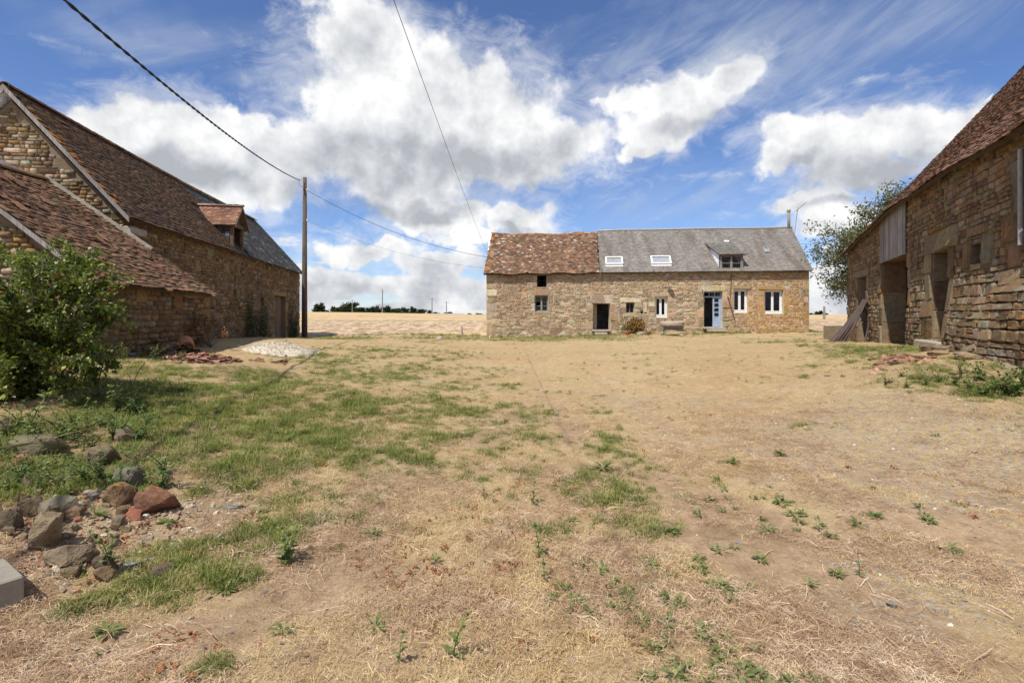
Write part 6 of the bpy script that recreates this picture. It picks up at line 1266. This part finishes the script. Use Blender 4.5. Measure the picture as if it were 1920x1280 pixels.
def heads():
    rg = rgt; x, y = G(395, 652); root = empty('dead_flower_clump', (x, y, gz(x, y)), 'clump of brownish dead flower heads at the outbuilding corner', 'flowers'); mb = MB(); hd = MB(); C = []
    for k in range(13):
        e = np.array([rg.normal(0, .35), rg.normal(0, .2), rg.uniform(.25, .75)]); mb.tube([(0, 0, 0), e*.6, e], [.008, .006, .004], 4)
        m = 60; d = unit(rg.normal(0, 1, (m, 3))); link('flower_head', leaf_mesh('head', leaf_arrays(e+d*.075, d+rg.normal(0, .8, (m, 3)), d, .045, .035, np.clip(1+rg.normal(0, .3, (m, 1)), .5, 1.6)*np.array([[.75, .95, 1.3]]))), DEAD, root, keep=False)
    mb.build('stems', BARK, root, keep=False)
heads()

# ------------------------------------------------------------------ poles, cables, yard objects
def utility_pole():
    Y = 29.3; p = P(571, 632.5, Y); zb = gz(p[0], Y); zt = EYE+(HZ-333)*Y/FPX; x = p[0]
    root = empty('utility_pole', (x, Y, zb), 'dark weathered wooden utility pole at the barn corner', 'pole'); mb = MB()
    mb.tube([(x, Y, zb-.5), (x+.0, Y, zb+3), (x+.02, Y, zt)], [.165, .145, .105], 12); mb.build('shaft', WOOD_P, root, True)
    mb = MB(); mb.tube([(x-.09, Y-.06, zt-.12), (x-.26, Y-.10, zt-.15), (x-.26, Y-.10, zt-.48), (x-.09, Y-.06, zt-.55)], .018, 5); mb.build('bracket', METAL, root)
    mb = MB(); mb.tube([(x+.05, Y-.11, zt-.3), (x+.05, Y-.13, zt-1.0)], .02, 5); mb.build('cable_clip', CABLE, root)
    for zz in (zt-.72, zt-2.45): MB().lathe((x+.17, Y-.05, zz), [(.035, -.06), (.05, -.03), (.035, 0), (.05, .03), (.03, .06)], 8).build('insulator', CREAM, root)
    return x, Y, zt
PX, PY, PZ = utility_pole()
def catenary(a, b, sag, n=40): a, b = np.asarray(a, float), np.asarray(b, float); return [a+(b-a)*t-np.array([0, 0, sag*4*t*(1-t)]) for t in np.linspace(0, 1, n)]
def cable(a, b, sag, r, label, twist=False, n=60):
    pts = catenary(a, b, sag, n); mb = MB()
    if twist:
        pts = catenary(a, b, sag, 500); d = unit(np.asarray(b, float)-np.asarray(a, float)); s1 = unit(np.cross(d, [0, 0, 1.0])); s2 = np.cross(d, s1); Ld = np.linalg.norm(np.asarray(b)-np.asarray(a))
        for ph in (0, math.pi):
            mb.tube([p+(s1*math.cos(ph+i/500*Ld*9)+s2*math.sin(ph+i/500*Ld*9))*r*.85 for i, p in enumerate(pts)], r, 5)
    else: mb.tube(pts, r, 5)
    mb.build('overhead_cable', CABLE, None, True, label=label, cat='cable')
q = P(168, 0, 8.6); a = np.array([PX-.26, PY-.1, PZ-.18]); dirv = q-a; b = a+dirv*1.75+np.array([0, 0, .9]); cable(a, b, .9, .017, 'thick twisted black cable running from the pole top over the barn yard', True)
g1 = np.array([-1.40, 29.85, P(908, 482, 29.8)[2]]); cable((PX+.17, PY-.05, PZ-.74), g1, .55, .011, 'upper black cable strung from pole to farmhouse corner')
g2 = np.array([-1.40, 29.85, P(908, 503, 29.8)[2]]); cable((PX+.17, PY-.05, PZ-2.47), g2, .45, .005, 'thin lower wire strung from pole to farmhouse eave')
q = P(750, 0, 6.4); a = np.array([-1.42, 29.9, P(901, 476, 29.9)[2]]); b = a+(q-a)*1.5+np.array([0, 0, 0]); cable(a, b, .25, .0045, 'thin wire rising steeply from the farmhouse corner into the sky')
cable((17.9, 33.3, P(1488, 455, 33)[2]), P(1640, 452, 70), .2, .012, 'short wire from the farmhouse chimney toward the tree')
def far_pole(px, ty, Y, cross, label):
    x = (px-960)*Y/FPX; zt = EYE+(HZ-ty)*Y/FPX; zb = gz(x, Y); root = empty('distant_pole', (x, Y, zb), label, 'pole', 'utility poles out in the field'); MB().tube([(x, Y, zb-.3), (x, Y, zt)], [.22 if Y > 150 else .17, .15 if Y > 150 else .11], 8).build('shaft', WOOD_G, root)
    if cross: MB().box((x-1.1, Y-.06, zt-.5), (2.2, 0, 0), (0, .12, 0), (0, 0, .14)).build('crossarm', WOOD_G, root)
    else: MB().tube([(x-.05, Y, zt-.2), (x+.35, Y, zt-1.1)], .05, 5).build('bracket', METAL, root)
far_pole(717, 542, 128, False, 'tallest distant pole standing in front of the dark trees'); far_pole(810, 558, 190, True, 'distant pole with crossarm in front of the long grey shed'); far_pole(837, 565, 205, True, 'thinner distant pole at the right end of the long shed'); far_pole(660.5, 562, 250, True, 'distant pole rising behind the tall round tree')
def far_shed():
    Y = 262; x0, x1 = (784-960)*Y/FPX, (865-960)*Y/FPX; zb = gz((x0+x1)/2, Y); root = empty('farm_shed', ((x0+x1)/2, Y, zb), 'long low grey roofed farm shed beyond the field', 'shed'); zt = EYE+(HZ-587.5)*Y/FPX; ze = zt-1.0
    MB().box((x0, Y, zb-.3), (x1-x0, 0, 0), (0, 10, 0), (0, 0, ze-zb+.3)).build('wall', CONCRETE, root); link('roof', prism([(x0-.5, Y-.5, ze), (x0-.5, Y+5, zt), (x0-.5, Y+10.5, ze)], (x1-x0+1, 0, 0)), METAL, root)
    MB().box((x0+3, Y-.04, zb), (5, 0, 0), (0, .035, 0), (0, 0, ze-zb-.2)).build('door', WOOD_G, root)
far_shed()
def post(px, py, ty, w, label, lean=0.0, mat=WOOD_G, name='fence_post'):
    x, y = G(px, py); H = (py-ty)*y/FPX; W = w*y/FPX; MB().tube([(x, y, gz(x, y)-.2), (x+lean*H*.5, y, gz(x, y)+H*.5), (x+lean*H, y, gz(x, y)+H)], [W*.5, W*.48, W*.4], 7).build(name, mat, None, label=label, cat='post')
post(867.5, 632, 611, 2.6, 'crooked wooden fence post at the edge of the stubble field', -.08); post(924.5, 633, 623, 2.2, 'short grey stake at the farmhouse corner'); post(917, 634, 624, 1.6, 'small pale leaning stake beside the short grey stake', .35, CREAM); post(1545.5, 599, 575, 4.5, 'grey concrete post in the field past the farmhouse', 0, CONCRETE); post(941, 634, 629, 2.0, 'stub of dark post at the farmhouse foot', 0, WOOD_D)

def stone_table():
    Y = 28.7; X = (1260-960)*Y/FPX; zb = gz(X, Y); root = empty('stone_table', (X, Y, zb), 'round stone table on a drum pedestal in front of the farmhouse', 'table'); rg = rgt
    s = Y/FPX
    MB().lathe((X, Y, zb+.46), [(.50, 0), (.60, .02), (.65, .10), (.66, .24), (.62, .29), (.10, .30)], 28).build('table_top', GRANITE, root)
    MB().lathe((X+.03, Y, zb-.1), [(.52, 0), (.50, .2), (.50, .56)], 24).build('pedestal', CONCRETE, root)
    MB().box((X+.52, Y-.05, zb-.1), (.12, 0, 0), (0, .18, 0), (0, 0, .58)).build('prop', GRANITE, root, bevel=.02)
    me = rock_mesh(rg, 1.35, .55, .34, .7, 2, 14); set_col(me, (.30, .235, .12)); link('base_stone', me, ROCK, None, (X-.02, Y-.85, zb-.02), label='mossy flat boulder lying before the round stone table', cat='boulder')
    me = rock_mesh(rg, .25, .2, .16, .7, 1, 12); set_col(me, (.45, .38, .28)); link('rock', me, ROCK, None, (X+.1, Y-1.25, zb-.02), label='small round stone in front of the mossy flat boulder', cat='rock')
stone_table()
x = hx(1196); y = 29.0; me = rock_mesh(rgt, 1.0, .5, .36, .75, 2, 14); set_col(me, (.27, .235, .17)); link('boulder', me, ROCK, None, (x, y, gz(x, y)-.05), label='long grey boulder lying below the orange shrub', cat='boulder')
x = hx(1213); y = 29.7; me = rock_mesh(rgt, .5, .35, .55, .75, 2, 14); set_col(me, (.30, .20, .13)); link('boulder', me, ROCK, None, (x, y, gz(x, y)-.05), label='upright brown boulder against the wall right of the shrub', cat='boulder')
x = hx(1393); y = 29.6; me = rock_mesh(rgt, .5, .4, .48, .5, 2, 12); set_col(me, (.36, .27, .18)); link('stone_block', me, ROCK, None, (x, y, gz(x, y)-.05), label='square stone block against the wall beside the blue door', cat='stone block')
x = hx(1167); y = 29.2; r = empty('flower_pot', (x, y, gz(x, y)), 'small red terracotta flower pot beside the orange shrub', 'flower pot'); MB().lathe((x, y, gz(x, y)-.01), [(.09, 0), (.13, .2), (.16, .2), (.16, .26), (.13, .26), (.12, .22)], 14).build('pot', TERRA, r); MB().lathe((x, y, gz(x, y)+.18), [(.12, 0), (.115, .03)], 12).build('soil', MORTAR_D, r)
x = hx(1180); y = 29.0; MB().box((x-.14, y, gz(x, y)-.02), (.28, .04, 0), (-.02, .12, 0), (0, 0, .10)).build('brick', TERRA, None, bevel=.008, label='loose red brick lying before the long grey boulder', cat='brick')
def trough():
    Y = 23.0; X = (1567-960)*Y/FPX; zb = gz(X, Y); root = empty('stone_trough', (X, Y, zb), 'square lichen covered stone trough near the big barn corner', 'trough'); mb = MB(); W, D, H, t = .74, .6, .62, .1
    for (ox, oy, sx, sy) in ((-W/2, -D/2, W, t), (-W/2, D/2-t, W, t), (-W/2, -D/2+t, t, D-2*t), (W/2-t, -D/2+t, t, D-2*t)): mb.box((X+ox, Y+oy, zb-.1), (sx, 0, 0), (0, sy, 0), (0, 0, H+.1), (.26, .22, .14))
    mb.build('basin', ROCK, root); MB().box((X-W/2+t+.003, Y-D/2+t+.003, zb-.1), (W-2*t-.006, 0, 0), (0, D-2*t-.006, 0), (0, 0, H*.6), (.2, .16, .1)).build('earth_fill', MORTAR_D, root)
trough()
def sheets():
    rg = np.random.default_rng(61); w = Wall((14.5, 22.1), RU, RN, 19.2)
    labs = ['bare front brown corrugated sheet leaning on the barn wall', 'second corrugated sheet, just behind the bare front sheet of the stack', 'middle corrugated sheet of the leaning stack', 'fourth corrugated sheet, second from the barn wall in the leaning stack', 'rear corrugated sheet of the stack, nearest the barn wall']
    for k in range(5):
        u0 = 3.0-.05*k; W, Ht = .95+.04*(k % 2), 1.75+.05*((k*2) % 3); foot = 1.10-.10*k; zb = .40; ang = math.asin(min(.95, foot/Ht)); up = np.array([0, 0, math.cos(ang)])-RN*math.sin(ang); side = RU*.985+np.array([0, 0, .0]); n = np.cross(side, up); V = []; m = 31
        base = w.p(u0+.16*k, zb-.03, foot+.08)
        for t in (0, .33, .66, 1):
            for j in range(m):
                s = j/(m-1); V.append(base+side*s*W+up*t*Ht+n*(.028*math.sin(s*math.pi*2*5.5))+RU*(.10*t))
        V = np.array(V); nt = 4; F = [(i*m+j, i*m+j+1, (i+1)*m+j+1, (i+1)*m+j) for i in range(nt-1) for j in range(m-1)]; N = len(V); V2 = np.concatenate([V, V-n*.012]); F2 = F+[tuple(np.array(f)[::-1]+N) for f in F]
        bd = [i for i in range(m)]+[(i+1)*m+m-1 for i in range(nt-1)]+[(nt-1)*m+m-2-i for i in range(m-1)]+[(nt-2-i)*m for i in range(nt-2)]; F2 += [(bd[(i+1) % len(bd)], bd[i], bd[i]+N, bd[(i+1) % len(bd)]+N) for i in range(len(bd))]
        MB().add(V2, F2).build('corrugated_sheet', RUST, None, label=labs[k], cat='roofing sheet', group='corrugated sheets leaning on the big barn')
    p = w.p(4.75, .5, .25); MB().tube([p+np.array([0, 0, -.1]), p+np.array([0, 0, .75])-RN*.15], .03, 6).build('iron_stake', RUST, None, label='rusty iron stake beside the leaning corrugated sheets', cat='stake')
sheets()
def tile_heap(px, py, wpx, dpx, n, hmax, label, name, rg, cols, big=1.0):
    x, y = G(px, py); hh = EYE-float(hfield(np.array([x]), np.array([y]))[0]); W = wpx*y/FPX/2; D = dpx*y*y/(FPX*hh)/2; root = empty(name, (x, y, gz(x, y)), label, 'tile heap')
    for k in range(n):
        r = math.sqrt(rg.random()); a = rg.uniform(0, 6.28); ox, oy = r*math.cos(a)*W, r*math.sin(a)*D; h = hmax*max(0, 1-r*1.15)*rg.uniform(.3, 1); z = gz(x+ox, y+oy)+h+.005; L, Wd = rg.uniform(.09, .24)*big, rg.uniform(.08, .17)*big
        m = Matrix.Rotation(rg.uniform(0, 6.28), 3, 'Z') @ Matrix.Rotation(rg.normal(0, .28), 3, 'X') @ Matrix.Rotation(rg.normal(0, .28), 3, 'Y'); u = np.array(m.col[0]); v = np.array(m.col[1]); nn = np.array(m.col[2]); c = np.array([x+ox, y+oy, z]); q = np.array(cols[rg.integers(0, len(cols))])*rg.uniform(.7, 1.35)
        k1, k2 = rg.uniform(.5, 1), rg.uniform(.6, 1); pts = [c-u*L/2-v*Wd/2, c+u*L/2-v*Wd/2*k1, c+u*L/2*k2+v*Wd/2, c-u*L/2+v*Wd/2*rg.uniform(.4, 1)]
        MB().add([p-c for p in pts]+[p-c+nn*.014 for p in pts], BOXF, q).build('broken_tile', TILE_A, root, loc=tuple(c))
rgh = np.random.default_rng(71); RC = [(.34, .165, .105), (.29, .14, .095), (.38, .22, .15), (.23, .12, .085)]
tile_heap(385, 674, 110, 14, 110, .16, 'flat heap of broken red roof tiles beside the pale gravel mound', 'broken_tile_heap', rgh, RC)
tile_heap(300, 662, 130, 12, 60, .30, 'dark heap of old tiles and rubble against the outbuilding', 'rubble_heap', rgh, [(.20, .10, .075), (.26, .12, .08), (.15, .09, .065)], 1.4)
tile_heap(480, 678, 130, 10, 26, .0, 'scattered red tile fragments around the pale gravel mound', 'tile_scatter', rgh, RC, .8)
tile_heap(1690, 676, 80, 12, 56, .06, 'heap of broken red tiles on grass before the big barn', 'broken_tile_heap', rgh, RC, .9)
tile_heap(1650, 696, 170, 30, 12, .0, 'few red tile fragments scattered before the big barn', 'tile_scatter', rgh, RC, .7)
x, y = G(350, 664); mb = MB(); V = []; k = 9
for t in (0, .42):
    for rad in (.15, .13):
        for j in range(k): q = math.pi*j/(k-1); V.append((t, math.cos(q)*rad, math.sin(q)*rad*1.1))
F = []
for j in range(k-1): F += [(j, j+1, 2*k+j+1, 2*k+j), (k+j, 3*k+j, 3*k+j+1, k+j+1), (j, k+j, k+j+1, j+1), (2*k+j, 2*k+j+1, 3*k+j+1, 3*k+j)]
F += [(0, 2*k, 3*k, k), (k-1, 2*k-1, 4*k-1, 3*k-1)]
o = mb.add(V, F).build('ridge_tile', TERRA, None, loc=(x, y, gz(x, y)+.12), label='curved red ridge tile lying on the dark rubble heap', cat='tile'); o.rotation_euler = (.25, -.25, 2.2)
def gravel_mound():
    x, y = G(505, 664); rg = rgh; W, D, H = .85, .8, .28; n = 46; V = []; F = []
    for i in range(n):
        for j in range(n):
            u, v = i/(n-1)*2-1, j/(n-1)*2-1; X, Y = x+u*W*1.25, y+.7+v*D*1.25; r = math.hypot(u, v); h = H*max(0, 1-r**1.3)*(.75+.5*float(fbm(np.array(u*2.5+3), np.array(v*2.5+1), 3)))+.03*(float(fbm(np.array(u*14), np.array(v*14), 2))-.5); V.append((X, Y, gz(X, Y)-.05+h))
    for i in range(n-1):
        for j in range(n-1): F.append((i*n+j, (i+1)*n+j, (i+1)*n+j+1, i*n+j+1))
    MB().add(V, F).build('gravel_mound', CHALK, None, True, label='low mound of pale gravel in front of the shaded barn', cat='gravel', kind='stuff')
gravel_mound()
